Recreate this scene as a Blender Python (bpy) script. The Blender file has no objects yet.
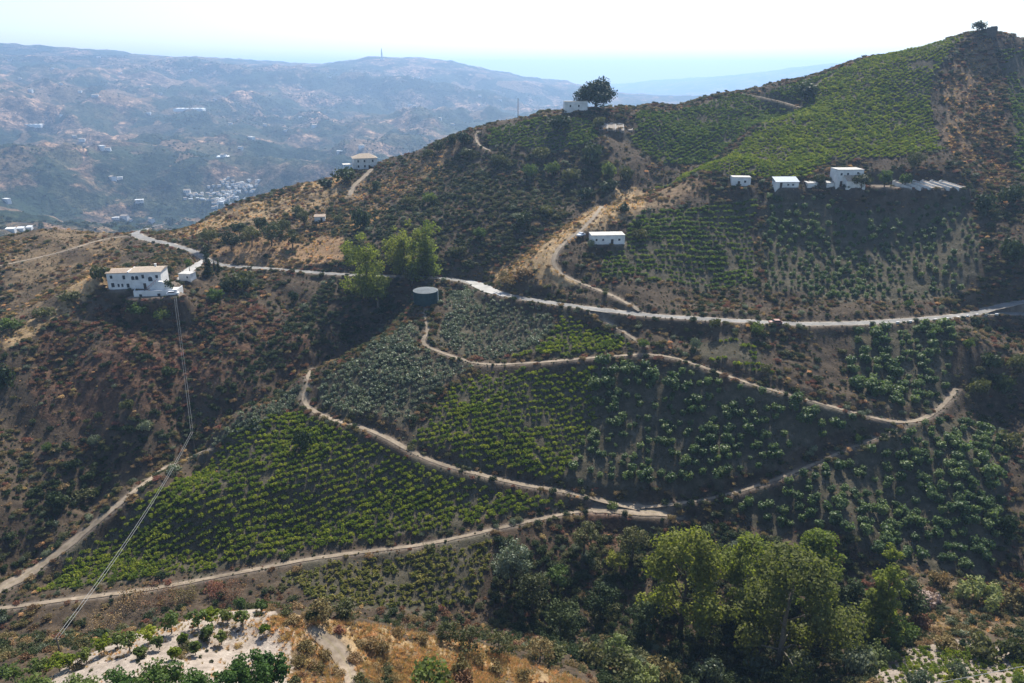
import bpy, math, random
import numpy as np
from mathutils import Vector
random.seed(5)
scene = bpy.context.scene
# ------------------------------------------------------------------ camera, sky, sun, exposure
cam_data = bpy.data.cameras.new('camera'); cam = bpy.data.objects.new('camera', cam_data)
scene.collection.objects.link(cam); scene.camera = cam
cam_data.sensor_width = 36.0; cam_data.lens = 36.0*731.0/1024.0
cam_data.clip_start = 0.5; cam_data.clip_end = 60000
cam.location = (0, 0, 140.0); cam.rotation_euler = (math.radians(90-20.3), 0, 0)
SUN_EL = math.radians(48); SUN_AZ = math.radians(14)          # azimuth clockwise from +Y, ahead of the camera
world = bpy.data.worlds.new('World'); scene.world = world; world.use_nodes = True
wn = world.node_tree; wn.nodes.clear()
sky = wn.nodes.new('ShaderNodeTexSky'); sky.sky_type = 'NISHITA'; sky.sun_disc = False
sky.sun_elevation = SUN_EL; sky.sun_rotation = SUN_AZ; sky.altitude = 300
sky.air_density = 1.0; sky.dust_density = 1.4; sky.ozone_density = 2.2
bg = wn.nodes.new('ShaderNodeBackground'); bg.inputs['Strength'].default_value = 0.115
wo = wn.nodes.new('ShaderNodeOutputWorld')
wn.links.new(sky.outputs[0], bg.inputs[0]); wn.links.new(bg.outputs[0], wo.inputs[0])
sl = bpy.data.lights.new('sun', 'SUN'); sun = bpy.data.objects.new('sun', sl); scene.collection.objects.link(sun)
sl.energy = 5.0; sl.angle = math.radians(0.53); sl.color = (1.0, 0.94, 0.84)
sdir = Vector((math.sin(SUN_AZ)*math.cos(SUN_EL), math.cos(SUN_AZ)*math.cos(SUN_EL), math.sin(SUN_EL)))
sun.rotation_euler = (-sdir).to_track_quat('-Z', 'Y').to_euler(); sun.location = sdir*600
vs = scene.view_settings; vs.view_transform = 'Standard'; vs.look = 'None'; vs.exposure = 0.80; vs.gamma = 1.0; vs.use_curve_mapping = False
scene.cycles.use_denoising = True
scene.cycles.max_bounces = 6; scene.cycles.diffuse_bounces = 2; scene.cycles.glossy_bounces = 2
scene.cycles.transmission_bounces = 3; scene.cycles.volume_bounces = 0; scene.cycles.transparent_max_bounces = 8
# ------------------------------------------------------------------ terrain maths (numpy)
FPX = 731.0; PITCH = math.radians(20.3); CAMZ = 140.0
SP, CP = math.sin(PITCH), math.cos(PITCH)
def at(u, v, Y):                       # the point seen at picture position (u, v) at the northing Y
    a = (u-512.0)/FPX; b = (341.5-v)/FPX
    k = Y/(CP+b*SP)
    return (a*k, Y, CAMZ+(-SP+b*CP)*k)
def project(P):
    P = np.asarray(P, float); X, Y, Z = P[..., 0], P[..., 1], P[..., 2]-CAMZ
    d = Y*CP-Z*SP; d = np.where(d < 1, 1, d)
    return 512+FPX*X/d, 341.5-FPX*(Y*SP+Z*CP)/d, d
# survey points of the near hills: picture position and northing in metres
NEAR = [
 # main road contour
 (135,233,372),(190,250,330),(215,265,312),(260,268,308),(330,274,297),(400,276,292),(440,278,289),(470,282,284),(490,291,271),
 (520,299,260),(570,306,250),(640,315,242),(720,321,237),(800,325,234),(870,323,236),(940,318,240),(985,313,246),(1024,314,246),(1100,316,246),(1180,318,246),
 # middle track
 (425,305,262),(430,330,245),(418,343,236),(450,355,232),(480,365,226),(540,362,224),(600,358,224),(655,354,224),(690,362,220),(740,380,211),
 (800,398,204),(870,418,198),(905,425,196),(940,410,204),(958,388,213),(1010,390,213),
 # lower track
 (305,378,220),(300,395,214),(330,418,203),(370,430,198),(430,462,190),(470,473,188),(520,484,186),(560,492,184),(600,500,183),(650,502,182),(720,495,183),(780,478,185),(870,440,193),
 # lowest track
 (680,518,180),(620,509,181),(560,516,177),(500,528,172),(420,545,166),(330,556,162),(250,572,157),(150,590,150),(60,600,146),(0,608,144),(-120,620,140),
 # spur faces
 (380,390,212),(350,400,210),(420,410,207),(500,420,204),(560,400,213),(600,430,202.5),(680,420,204.5),(750,430,198.5),(700,460,193),(820,440,194),(470,330,250),(540,335,240),(600,335,238),
 (600,480,188),(700,340,231),(780,360,219),(850,370,218),(880,395,207),(920,360,221),
 (370,345,236),(340,364,226),(225,425,199),(262,403,208),(150,478,182),(105,512,173),(60,545,164),(0,585,152),
 (200,468,189),(200,500,174),(200,540,166),(300,472,184.5),(300,510,176),(380,480,185),(400,515,175),(120,540,167),(120,570,157),(60,575,156),
 (480,505,180),(260,440,194),(300,440,196.5),
 # left hill behind the ravine
 (200,430,214),(160,430,214),(160,400,223),(160,350,240),(165,302,265),(120,300,262),(100,480,196),(30,540,174),(0,566,166),(50,450,202),(0,500,182),(60,380,222),(0,400,216),(0,450,198),
 (230,400,226),(250,380,232),(250,330,257),(240,295,280),(300,340,254),(320,290,284),(360,330,268),(340,357,256),(290,378,236),(380,305,279),(-100,480,180),(-100,560,160),(-100,400,205),
 (0,345,232),(60,315,250),(110,288,264),(175,275,284),(185,262,303),
 (0,322,268),(50,290,285),(0,270,312),(60,250,332),(100,232,368),(0,240,352),(50,231,372),(150,250,318),(110,262,305),(-100,300,290),(-100,250,340),(-100,360,225),
 # hill behind the road
 (165,231,372),(230,207,392),(300,187,410),(365,168,430),(420,150,420),(455,135,416),(480,130,410),(520,120,404),(565,112,400),(610,109,402),(640,104,408),(720,94,422),(780,83,430),
 (450,200,350),(450,240,315),(450,165,385),(350,240,325),(330,215,358),(260,240,330),(220,245,332),(300,230,340),(400,215,345),(400,250,308),(380,185,390),(250,222,362),
 (520,160,370),(520,200,335),(560,150,372),(560,200,338),(600,180,345),(605,140,370),(640,150,372),(500,265,287),(510,240,303),
 # nose with the farm track and terraced vines
 (545,262,272),(560,245,281),(580,228,292),(600,207,306),(605,243,285),(640,195,318),(640,240,286),(625,180,335),(570,285,262),(640,290,257),(700,250,284),(700,300,256),(640,265,272),(760,240,288),(760,300,254),(700,215,302),(760,200,306),(850,250,282),(850,300,252),(930,250,280),(930,300,254),(850,205,300),(930,205,298),
 # farm terrace and upper face
 (740,187,312),(790,187,309),(850,187,306),(930,187,304),(660,172,345),(720,165,332),(760,150,348),(700,120,395),(650,125,388),(740,115,385),(850,120,362),(850,150,334),(780,130,365),(790,105,400),
 (850,85,395),(920,120,355),(920,90,375),(920,60,395),(985,120,352),(985,74,383),(985,150,328),(1020,120,352),(1020,70,385),(1000,190,296),
 (850,62,432),(920,46,418),(985,35,402),(1024,42,405),(1100,55,415),(1100,150,340),(1200,90,420),(1200,200,320),
 (1000,230,272),(1000,270,258),(1060,250,262),(1130,270,255),
 # right hollow and lower right slope
 (1000,350,222),(1015,450,186),(1000,500,172),(1000,550,160),(900,470,185),(900,500,178),(900,550,164),(850,520,170),(850,560,161),(780,520,175),(960,440,192),(960,520,168),(1100,400,205),(1100,520,165),(1200,400,205),(1200,560,155),
 # ravine floor
 (750,560,163),(700,560,165),(700,600,153),(750,640,143),(620,560,165),(620,620,148),(550,560,164),(550,620,147),(450,580,156),(450,615,147),(350,590,152),(840,610,148),(250,605,146),(100,630,137),(0,640,133),(-120,650,130),(350,612,144),
 # near ground, lower left
 (560,683,104),(480,645,110),(420,640,105),(350,660,95),(330,625,101),(380,628,105),(250,640,95),(270,620,100),(200,618,101),(120,640,97),(60,660,94),(0,672,92),(250,683,80),(100,683,82),(0,690,86),(400,683,92),(480,683,97),(250,720,68),(500,740,78),(-100,690,90),(0,760,62),
 # near ground, lower right
 (950,600,146),(950,640,128),(1000,600,147),(1010,640,126),(1000,683,108),(880,683,113),(880,640,133),(950,665,118),(1000,740,88),(820,740,96),(720,700,115),(650,690,112),(1100,620,135),(1100,690,105),(1200,640,120),(640,660,128),(740,670,132),
]
NEARW = [ # hidden ground: x, y, drop below the camera
 (-330,330,105),(-200,470,128),(-60,520,95),(60,500,62),(180,520,50),(300,500,30),(-100,600,180),(50,600,140),(200,620,130),(330,600,100),(-240,560,190),(-320,470,165),(430,480,40),(480,600,110),(460,350,30),(450,250,75),(440,150,105),
 (-210,420,106),(-240,520,160),(0,40,72),(-120,40,72),(120,40,82),(0,0,60),(-220,60,90),(220,60,95),(350,80,100),(-350,100,110),(-330,200,130),(-60,112,100),(-95,110,100),(-20,122,112),(-130,112,103),
 # behind the spur crests
]
def make_rbf(pts, c):
    pts = np.array(pts, float); n = len(pts)
    xy = pts[:, :2]; d = np.sqrt(((xy[:, None]-xy[None])**2).sum(-1)+c*c)
    A = np.zeros((n+3, n+3)); A[:n, :n] = -d+np.eye(n)*(c*0.03)*-1
    A[:n, n] = 1; A[:n, n+1:] = xy/100; A[n, :n] = 1; A[n+1:, :n] = xy.T/100
    rhs = np.zeros(n+3); rhs[:n] = pts[:, 2]
    w = np.linalg.solve(A, rhs)
    def f(x, y):
        x = np.asarray(x, float); s = x.shape; x = x.ravel(); y = np.asarray(y, float).ravel()
        out = np.empty(len(x))
        for i in range(0, len(x), 20000):
            xx, yy = x[i:i+20000], y[i:i+20000]
            r = np.sqrt((xx[:, None]-xy[None, :, 0])**2+(yy[:, None]-xy[None, :, 1])**2+c*c)
            out[i:i+20000] = -r@w[:n]+w[n]+xx/100*w[n+1]+yy/100*w[n+2]
        return out.reshape(s)
    return f
_rng = np.random.default_rng(7)
_LAT = _rng.random((256, 256))
def vnoise(x, y):
    xi = np.floor(x).astype(int); yi = np.floor(y).astype(int); fx = x-xi; fy = y-yi
    fx = fx*fx*fx*(fx*(fx*6-15)+10); fy = fy*fy*fy*(fy*(fy*6-15)+10)
    g = lambda a, b: _LAT[a & 255, b & 255]
    return (g(xi, yi)*(1-fx)+g(xi+1, yi)*fx)*(1-fy)+(g(xi, yi+1)*(1-fx)+g(xi+1, yi+1)*fx)*fy
def fbm(x, y, s, o=4, g=0.5):
    t = 0; a = 1; n = 0
    for k in range(o):
        t = t+a*(vnoise(x/s+17.3*k, y/s-9.1*k)-0.5); n += a; a *= g; s *= 0.49
    return t/n*2
def ridged(x, y, s, o=4):
    t = 0; a = 1; n = 0
    for k in range(o):
        t = t+a*(1-np.abs(2*vnoise(x/s+31.7*k, y/s+5.9*k)-1)*1.0); n += a; a *= 0.5; s *= 0.48
    return t/n
FAR = [ # picture position and northing, far country
 (0,46,5200),(60,53,5000),(120,60,4900),(170,61,5000),(210,61,5200),(260,65,5600),(310,65,5600),(345,59,5700),(380,57,5700),(420,60,5800),(470,66,6100),(520,76,6500),(560,87,7000),(620,97,7500),(660,100,8000),
 (-100,40,5200),(-250,45,5200),
 (0,100,3200),(60,100,3300),(120,100,3400),(200,105,3500),(300,105,3700),(400,105,3900),(480,105,4200),(560,108,4800),
 (0,140,2400),(60,145,2350),(120,140,2450),(200,140,2600),(300,140,2750),(420,140,2900),(170,150,2300),(-150,150,2300),
 (40,175,1900),(0,200,1500),(100,185,1900),(170,185,2050),(235,190,2050),(300,175,2250),(50,215,1400),(130,210,1550),(200,205,1700),(30,228,1150),(-150,220,1200),
]
FARW = [(-900,700,270),(-500,700,290),(0,800,300),(600,900,300),(1200,1500,330),(400,1800,330),(2500,3500,330),(1500,5000,250),(4000,6000,200),(0,9500,280),(-6000,9500,250),(-6000,3000,250),(-3000,1000,250),(3000,1000,300),(5000,9500,260),
 (3100,12000,215),(4100,12200,40),(5600,12500,-140),(7500,12500,-200),(1800,12000,400),(700,11500,400),(0,13500,420),(-5000,14000,350),(9500,12000,-50),(9000,6000,200),(9000,14500,100),(4000,15000,100)]
CREASES = [([at(*p) for p in pl], d, w) for pl, d, w in [
 ([(775,106,402),(720,137,370),(660,176,342),(620,197,328),(560,226,311),(500,260,292),(468,274,289)], 6.0, 13.0),
 ([(1000,150,325),(1000,190,292),(998,230,270),(1000,290,250)], 5.0, 12.0),
 ([(1005,330,232),(1005,400,205),(1015,470,182),(1005,560,158)], 4.0, 9.0),
 ([(400,300,282),(350,352,255),(290,388,233),(240,418,219),(170,456,203),(100,496,188),(30,550,168)], 6.5, 9.0),
 ([(60,360,232),(75,400,218),(90,440,205),(90,480,196)], 5.0, 9.0),
 ([(185,330,252),(175,380,232),(190,425,215)], 4.5, 8.0),
 ([(20,420,208),(25,480,190),(20,530,176)], 4.0, 8.0),
 ([(290,300,280),(262,345,250),(232,395,228)], 5.0, 8.0)]]
def build_height():
    near = make_rbf([at(*p) for p in NEAR]+[(x, y, CAMZ-d) for x, y, d in NEARW], 7.0)
    far = make_rbf([at(*p) for p in FAR]+[(x, y, CAMZ-d) for x, y, d in FARW], 150.0)
    def hf(x, y):
        r = np.hypot(x, y)
        z = far(x, y)
        amp = np.clip((r-700)/1300, 0.05, 1)*np.clip((6300-r)/2000, .34, 1)
        wx = x+120*fbm(x, y, 700, 2); wy = y+120*fbm(y+900, x, 700, 2)
        return z+amp*(210*(ridged(wx, wy, 820, 6)-0.62)+62*(ridged(wx+400, wy, 260, 4)-.6)+26*fbm(x, y, 150, 5, .6))
    def hn(x, y):
        r = np.hypot(x, y)
        z = near(x, y)
        z = z+1.5*fbm(x, y, 24, 3)*np.clip((r-60)/120, .35, 1)
        for pl, dep, wid in CREASES:
            dmin = np.full(x.shape, 1e9)
            for (x0, y0, _), (x1, y1, _) in zip(pl[:-1], pl[1:]):
                dx, dy = x1-x0, y1-y0
                t = np.clip(((x-x0)*dx+(y-y0)*dy)/(dx*dx+dy*dy), 0, 1)
                dmin = np.minimum(dmin, np.hypot(x-x0-t*dx, y-y0-t*dy))
            z = z-dep*np.exp(-(dmin/wid)**2)
        wx = x+9*fbm(x, y, 40, 2)
        z = z+np.clip((y-232)/40, 0, 1)*3.4*(ridged(wx, y*0.42, 44, 3)-0.62)
        out = np.maximum(np.maximum(0, y-545), np.maximum(0, np.abs(x)-400))
        return z-out*0.55
    return hn, hf
# ------------------------------------------------------------------ helpers
C = scene.collection
def link(name, me, parent=None):
    o = bpy.data.objects.new(name, me); C.objects.link(o)
    if parent is not None: o.parent = parent
    return o
def tag(o, label=None, cat=None, group=None, kind=None):
    if label: o['label'] = label
    if cat: o['category'] = cat
    if group: o['group'] = group
    if kind: o['kind'] = kind
    return o
def thing(name, label, cat, loc, rz=0, group=None):
    o = link(name, None); o.location = loc; o.rotation_euler = (0, 0, rz)
    o.empty_display_size = 0.3
    return tag(o, label, cat, group)
def qmesh(name, V, F, mats=(), smooth=False, midx=None):
    V = np.asarray(V, np.float32); me = bpy.data.meshes.new(name)
    F = np.asarray(F, np.int32); n, k = F.shape
    me.vertices.add(len(V)); me.vertices.foreach_set('co', V.ravel())
    me.loops.add(n*k); me.loops.foreach_set('vertex_index', F.ravel())
    me.polygons.add(n); me.polygons.foreach_set('loop_start', np.arange(0, n*k, k, dtype=np.int32))
    for m in (mats if isinstance(mats, (list, tuple)) else [mats]): me.materials.append(m)
    if midx is not None: me.polygons.foreach_set('material_index', np.asarray(midx, np.int32))
    if smooth: me.polygons.foreach_set('use_smooth', np.ones(n, bool))
    me.update(calc_edges=True); me.validate()
    return me
class MB:                                           # collects boxes, prisms and tubes into one mesh
    def __init__(s): s.v = []; s.f = []; s.m = []
    def add(s, vs_, fs, mi=0):
        b = len(s.v); s.v += [tuple(p) for p in vs_]; s.f += [tuple(b+i for i in f) for f in fs]; s.m += [mi]*len(fs)
    def box(s, x0, x1, y0, y1, z0, z1, mi=0):
        s.add([(x0,y0,z0),(x1,y0,z0),(x1,y1,z0),(x0,y1,z0),(x0,y0,z1),(x1,y0,z1),(x1,y1,z1),(x0,y1,z1)],
              [(0,3,2,1),(4,5,6,7),(0,1,5,4),(1,2,6,5),(2,3,7,6),(3,0,4,7)], mi)
    def prism(s, poly, y0, y1, mi=0):               # poly in x,z extruded along y
        n = len(poly); vs_ = [(x,y0,z) for x,z in poly]+[(x,y1,z) for x,z in poly]
        s.add(vs_, [tuple(range(n)), tuple(range(2*n-1,n-1,-1))]+[(i,i+n,(i+1)%n+n,(i+1)%n) for i in range(n)], mi)
    def plan(s, poly, z0, z1, mi=0):                # poly in x,y extruded upward
        n = len(poly); vs_ = [(x,y,z0) for x,y in poly]+[(x,y,z1) for x,y in poly]
        s.add(vs_, [tuple(range(n-1,-1,-1)), tuple(range(n,2*n))]+[(i,(i+1)%n,(i+1)%n+n,i+n) for i in range(n)], mi)
    def tube(s, pts, rad, n=7, mi=0):
        pts = [Vector(p) for p in pts]; rad = rad if isinstance(rad, (list, tuple)) else [rad]*len(pts)
        vs_ = []
        for i, p in enumerate(pts):
            t = (pts[min(i+1, len(pts)-1)]-pts[max(i-1, 0)]).normalized()
            a = t.orthogonal().normalized() if abs(t.z) < .9 else t.cross(Vector((0,1,0))).normalized(); b = t.cross(a)
            for k in range(n):
                q = 2*math.pi*k/n; vs_.append(p+(a*math.cos(q)+b*math.sin(q))*rad[i])
        fs = [(i*n+k, i*n+(k+1)%n, (i+1)*n+(k+1)%n, (i+1)*n+k) for i in range(len(pts)-1) for k in range(n)]
        fs += [tuple(range(n-1,-1,-1)), tuple((len(pts)-1)*n+k for k in range(n))]
        s.add(vs_, fs, mi)
    def build(s, name, mats, parent=None, smooth=False):
        me = bpy.data.meshes.new(name); me.from_pydata(s.v, [], s.f)
        for m in (mats if isinstance(mats, (list, tuple)) else [mats]): me.materials.append(m)
        me.polygons.foreach_set('material_index', s.m)
        if smooth: me.polygons.foreach_set('use_smooth', [True]*len(s.f))
        me.update(); return link(name, me, parent)

# ------------------------------------------------------------------ materials
def nodes(name):
    m = bpy.data.materials.new(name); m.use_nodes = True; nt = m.node_tree; nt.nodes.clear()
    o = nt.nodes.new('ShaderNodeOutputMaterial'); return m, nt, o
def N(nt, t, **kw):
    n = nt.nodes.new(t)
    for k, v in kw.items(): setattr(n, k, v)
    return n
def noise(nt, scale, detail=4, rough=.55, coord=None):
    n = N(nt, 'ShaderNodeTexNoise'); n.inputs['Scale'].default_value = scale; n.inputs['Detail'].default_value = detail
    n.inputs['Roughness'].default_value = rough
    if coord is not None: nt.links.new(coord, n.inputs['Vector'])
    return n.outputs['Fac']
def ramp(nt, fac, stops):
    r = N(nt, 'ShaderNodeValToRGB'); e = r.color_ramp.elements
    while len(e) < len(stops): e.new(0.5)
    for i, (p, c) in enumerate(stops): e[i].position = p; e[i].color = (*c, 1)
    nt.links.new(fac, r.inputs[0]); return r.outputs[0]
def mixc(nt, fac, a, b, mode='MIX'):
    m = N(nt, 'ShaderNodeMix', data_type='RGBA', blend_type=mode)
    for s, v in ((m.inputs[0], fac), (m.inputs[6], a), (m.inputs[7], b)):
        if isinstance(v, (int, float)): s.default_value = v
        elif isinstance(v, tuple): s.default_value = (*v, 1)
        else: nt.links.new(v, s)
    return m.outputs[2]
def mth(nt, op, a, b=None, clamp=False):
    m = N(nt, 'ShaderNodeMath', operation=op, use_clamp=clamp)
    for i, v in enumerate((a, b)):
        if v is None: continue
        if isinstance(v, (int, float)): m.inputs[i].default_value = v
        else: nt.links.new(v, m.inputs[i])
    return m.outputs[0]
def surf(name, col, rough=.8, var=.18, scale=1.5, col2=None, spec=.3, metal=0, bump=0):
    m, nt, o = nodes(name); p = N(nt, 'ShaderNodeBsdfPrincipled'); co = N(nt, 'ShaderNodeTexCoord').outputs['Object']
    f = noise(nt, scale, 5, .6, co)
    lo = tuple(c*(1-var*1.6) for c in col) if col2 is None else col2
    nt.links.new(ramp(nt, f, [(.32, lo), (.62, col)]), p.inputs['Base Color'])
    p.inputs['Roughness'].default_value = rough; p.inputs['Specular IOR Level'].default_value = spec; p.inputs['Metallic'].default_value = metal
    if bump:
        b = N(nt, 'ShaderNodeBump'); b.inputs['Strength'].default_value = bump; b.inputs['Distance'].default_value = .1
        nt.links.new(noise(nt, scale*4, 5, .6, co), b.inputs['Height']); nt.links.new(b.outputs[0], p.inputs['Normal'])
    nt.links.new(p.outputs[0], o.inputs[0]); return m
def leaf(name, dark, light, trans=.32, tcol=None, scale=.8, rnd=.35, gl=.6):
    m, nt, o = nodes(name); p = N(nt, 'ShaderNodeBsdfPrincipled'); t = N(nt, 'ShaderNodeBsdfTranslucent'); mx = N(nt, 'ShaderNodeMixShader')
    co = N(nt, 'ShaderNodeTexCoord').outputs['Object']; oi = N(nt, 'ShaderNodeObjectInfo').outputs['Random']
    c = ramp(nt, noise(nt, scale, 3, .6, co), [(.36, dark), (.64, light)])
    v = mth(nt, 'ADD', mth(nt, 'MULTIPLY', oi, rnd*2), 1-rnd)
    hs = N(nt, 'ShaderNodeHueSaturation'); nt.links.new(c, hs.inputs['Color']); nt.links.new(v, hs.inputs['Value'])
    nt.links.new(mth(nt, 'ADD', mth(nt, 'MULTIPLY', oi, -.05), .525), hs.inputs['Hue'])
    nt.links.new(hs.outputs[0], p.inputs['Base Color']); p.inputs['Roughness'].default_value = gl; p.inputs['Specular IOR Level'].default_value = .30 if gl < .6 else .10
    tc = mixc(nt, 1.0, hs.outputs[0], tcol or (1.25, 1.35, .55), 'MULTIPLY'); nt.links.new(tc, t.inputs[0])
    mx.inputs[0].default_value = trans
    nt.links.new(p.outputs[0], mx.inputs[1]); nt.links.new(t.outputs[0], mx.inputs[2]); nt.links.new(mx.outputs[0], o.inputs[0])
    return m
M = {}
M['white'] = surf('white_lime_wash', (.74,.73,.70), .85, .17, .45)
M['whitewall2'] = surf('weathered_white_plaster', (.66,.65,.62), .9, .2, .9)
M['tile'] = surf('old_clay_tile', (.33,.25,.185), .85, .25, 2.2, bump=.6)
M['tile_pale'] = surf('pale_clay_tile', (.40,.32,.24), .85, .25, 2.2, bump=.6)
M['glass'] = surf('dark_window', (.035,.045,.055), .15, .1, 1, spec=.5)
M['wood'] = surf('dark_wood', (.07,.05,.035), .8, .3, 3)
M['pole'] = surf('weathered_pole_wood', (.20,.17,.13), .85, .3, 2)
M['metal'] = surf('galvanised_metal', (.42,.43,.44), .5, .1, 2, metal=.6)
M['tank'] = surf('dark_teal_tank_paint', (.014,.048,.055), .55, .25, 1.2)
M['tankroof'] = surf('pale_tank_roof', (.15,.165,.17), .95, .15, .8, spec=.05)
M['concrete'] = surf('pale_concrete', (.50,.48,.44), .85, .22, .5)
M['stone'] = surf('dry_stone', (.33,.28,.23), .95, .35, 1.4, bump=.8)
M['ruin'] = surf('dark_ruined_stone', (.13,.11,.09), .95, .35, 1.2, bump=.8)
M['pink'] = surf('pink_rail_paint', (.55,.28,.24), .8, .1, 2)
M['cable'] = surf('pale_cable_sheath', (.26,.265,.26), .7, .05, 3)
M['carred'] = surf('dusty_maroon_car_paint', (.26,.12,.09), .35, .1, 1, spec=.5)
M['carwhite'] = surf('white_car_paint', (.72,.72,.72), .35, .05, 1, spec=.5)
M['tyre'] = surf('black_rubber', (.02,.02,.02), .9, .1, 2)
M['canvas'] = surf('bleached_canvas', (.62,.58,.52), .9, .15, 1.2)
M['blueroof'] = surf('blue_grey_sheet_roof', (.24,.30,.36), .6, .15, 1)
M['plastic'] = surf('white_greenhouse_sheet', (.78,.79,.78), .5, .06, .05)
M['bark'] = surf('grey_brown_bark', (.15,.12,.09), .95, .35, 2.5, bump=.6)
M['palebark'] = surf('pale_bark', (.32,.28,.22), .95, .3, 2.5, bump=.5)
M['l_vine'] = leaf('vine_leaves', (.105,.138,.019), (.22,.255,.038), .47)
M['l_vinedry'] = leaf('yellowing_vine_leaves', (.12,.125,.03), (.24,.225,.06), .42)
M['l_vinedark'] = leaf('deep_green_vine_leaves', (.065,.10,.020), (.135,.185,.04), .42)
M['l_grey'] = leaf('grey_green_leaves', (.085,.11,.060), (.18,.205,.125), .26, (1.1,1.15,.8), gl=.52)
M['l_mango'] = leaf('dark_glossy_leaves', (.05,.085,.026), (.135,.185,.065), .34, gl=.52)
M['l_dark'] = leaf('dark_evergreen_leaves', (.022,.036,.014), (.055,.075,.028), .18)
M['l_olive'] = leaf('olive_scrub_leaves', (.060,.066,.026), (.125,.125,.055), .24)
M['l_rust'] = leaf('rust_brown_scrub', (.11,.060,.034), (.26,.145,.080), .24, (1.2,1.0,.7))
M['l_straw'] = leaf('straw_dry_scrub', (.42,.29,.13), (.64,.46,.22), .36, (1.2,1.05,.7))
M['l_broom'] = leaf('tan_broom_scrub', (.15,.115,.050), (.30,.225,.105), .26, (1.2,1.05,.7))
M['l_poplar'] = leaf('poplar_leaves', (.10,.125,.026), (.22,.24,.058), .50, rnd=.15)
M['l_gum'] = leaf('olive_gum_leaves', (.10,.105,.030), (.205,.195,.062), .46, rnd=.12)
M['l_pine'] = leaf('pine_needles', (.014,.028,.013), (.038,.066,.026), .12, rnd=.1)
M['l_bright'] = leaf('bright_green_leaves', (.065,.095,.028), (.15,.185,.055), .38, rnd=.2)
M['l_reed'] = leaf('pale_reed_leaves', (.13,.15,.055), (.26,.28,.11), .34, rnd=.2)
M['l_pampas'] = leaf('bleached_plumes', (.34,.28,.22), (.55,.47,.38), .25, (1.1,1.0,.85), rnd=.1)
M['l_carob'] = leaf('carob_leaves', (.030,.062,.014), (.085,.14,.034), .34, rnd=.2)
M['l_far'] = leaf('far_orchard_leaves', (.045,.065,.030), (.085,.11,.045), .2, scale=.2)

# ------------------------------------------------------------------ height grid, roads cut into it
hn, hf = build_height()
az = np.radians(np.linspace(-45, 45, 741)); NR0, NR1 = 26, 800
rr = np.concatenate([np.geomspace(10, 68, NR0, endpoint=False), np.geomspace(68, 580, NR1), np.geomspace(583, 16500, 330)])
GR, GA = np.meshgrid(rr, az, indexing='ij'); GX = GR*np.sin(GA); GY = GR*np.cos(GA)
GZ = hf(GX, GY); _m = GR < 950; _zn = np.full(GZ.shape, -1e4); _zn[_m] = hn(GX[_m], GY[_m])
NEARMASK = _zn > GZ; GZ = np.maximum(GZ, _zn)
_lr = np.arange(len(rr), dtype=float)
def gsample(grid, x, y):
    r = np.hypot(x, y); a = np.arctan2(x, y)
    i = np.clip(np.interp(r, rr, _lr), 0, len(rr)-1.001); j = np.clip((a-az[0])/(az[1]-az[0]), 0, len(az)-1.001)
    i0 = i.astype(int); j0 = j.astype(int); fi = i-i0; fj = j-j0
    return (grid[i0,j0]*(1-fj)+grid[i0,j0+1]*fj)*(1-fi)+(grid[i0+1,j0]*(1-fj)+grid[i0+1,j0+1]*fj)*fi
def ground(x, y): return float(gsample(GZ, np.array([x], float), np.array([y], float))[0])
def cast(uv, rmin=60.0, rmax=15900.0):              # where sight lines meet the ground
    uv = np.asarray(uv, float); a = (uv[:,0]-512)/FPX; b = (341.5-uv[:,1])/FPX
    dx, dy, dz = a, CP+b*SP, -SP+b*CP; n = np.hypot(dx, dy)
    hit = np.full(len(uv), np.nan)
    rs = np.concatenate([np.arange(rmin, 620, .4), np.geomspace(max(620, rmin), rmax, 900)]) if rmin < 620 else np.geomspace(rmin, rmax, 900)
    for r in rs:
        idx = np.where(np.isnan(hit))[0]
        if len(idx) == 0: break
        k = r/n[idx]; below = CAMZ+dz[idx]*k < gsample(GZ, dx[idx]*k, dy[idx]*k)
        hit[idx[below]] = r
    hit = np.where(np.isnan(hit), 480.0, hit); k = hit/n
    return np.stack([dx*k, dy*k, gsample(GZ, dx*k, dy*k)], -1)
def resample(P, step):
    P = np.asarray(P, float); d = np.r_[0, np.cumsum(np.hypot(*np.diff(P[:, :2], axis=0).T))]
    n = max(2, int(d[-1]/step)+1); t = np.linspace(0, d[-1], n)
    return np.stack([np.interp(t, d, P[:, k]) for k in range(P.shape[1])], -1)
def smooth(P, w):
    if len(P) < 4: return P
    k = np.hanning(2*w+3)[1:-1]; k /= k.sum(); pad = np.concatenate([np.repeat(P[:1], w, 0), P, np.repeat(P[-1:], w, 0)])
    out = np.stack([np.convolve(pad[:, c], k, 'valid') for c in range(P.shape[1])], -1)
    out[0], out[-1] = P[0], P[-1]; return out
def road_line(px, hw, w=7):
    px = np.asarray(px, float)
    P = cast(px[:, :2]); h = px[:, 2] if px.shape[1] > 2 else np.full(len(px), hw)
    Q = resample(np.c_[P, h], 1.2); Q = smooth(smooth(Q, w), w)
    return Q
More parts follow.
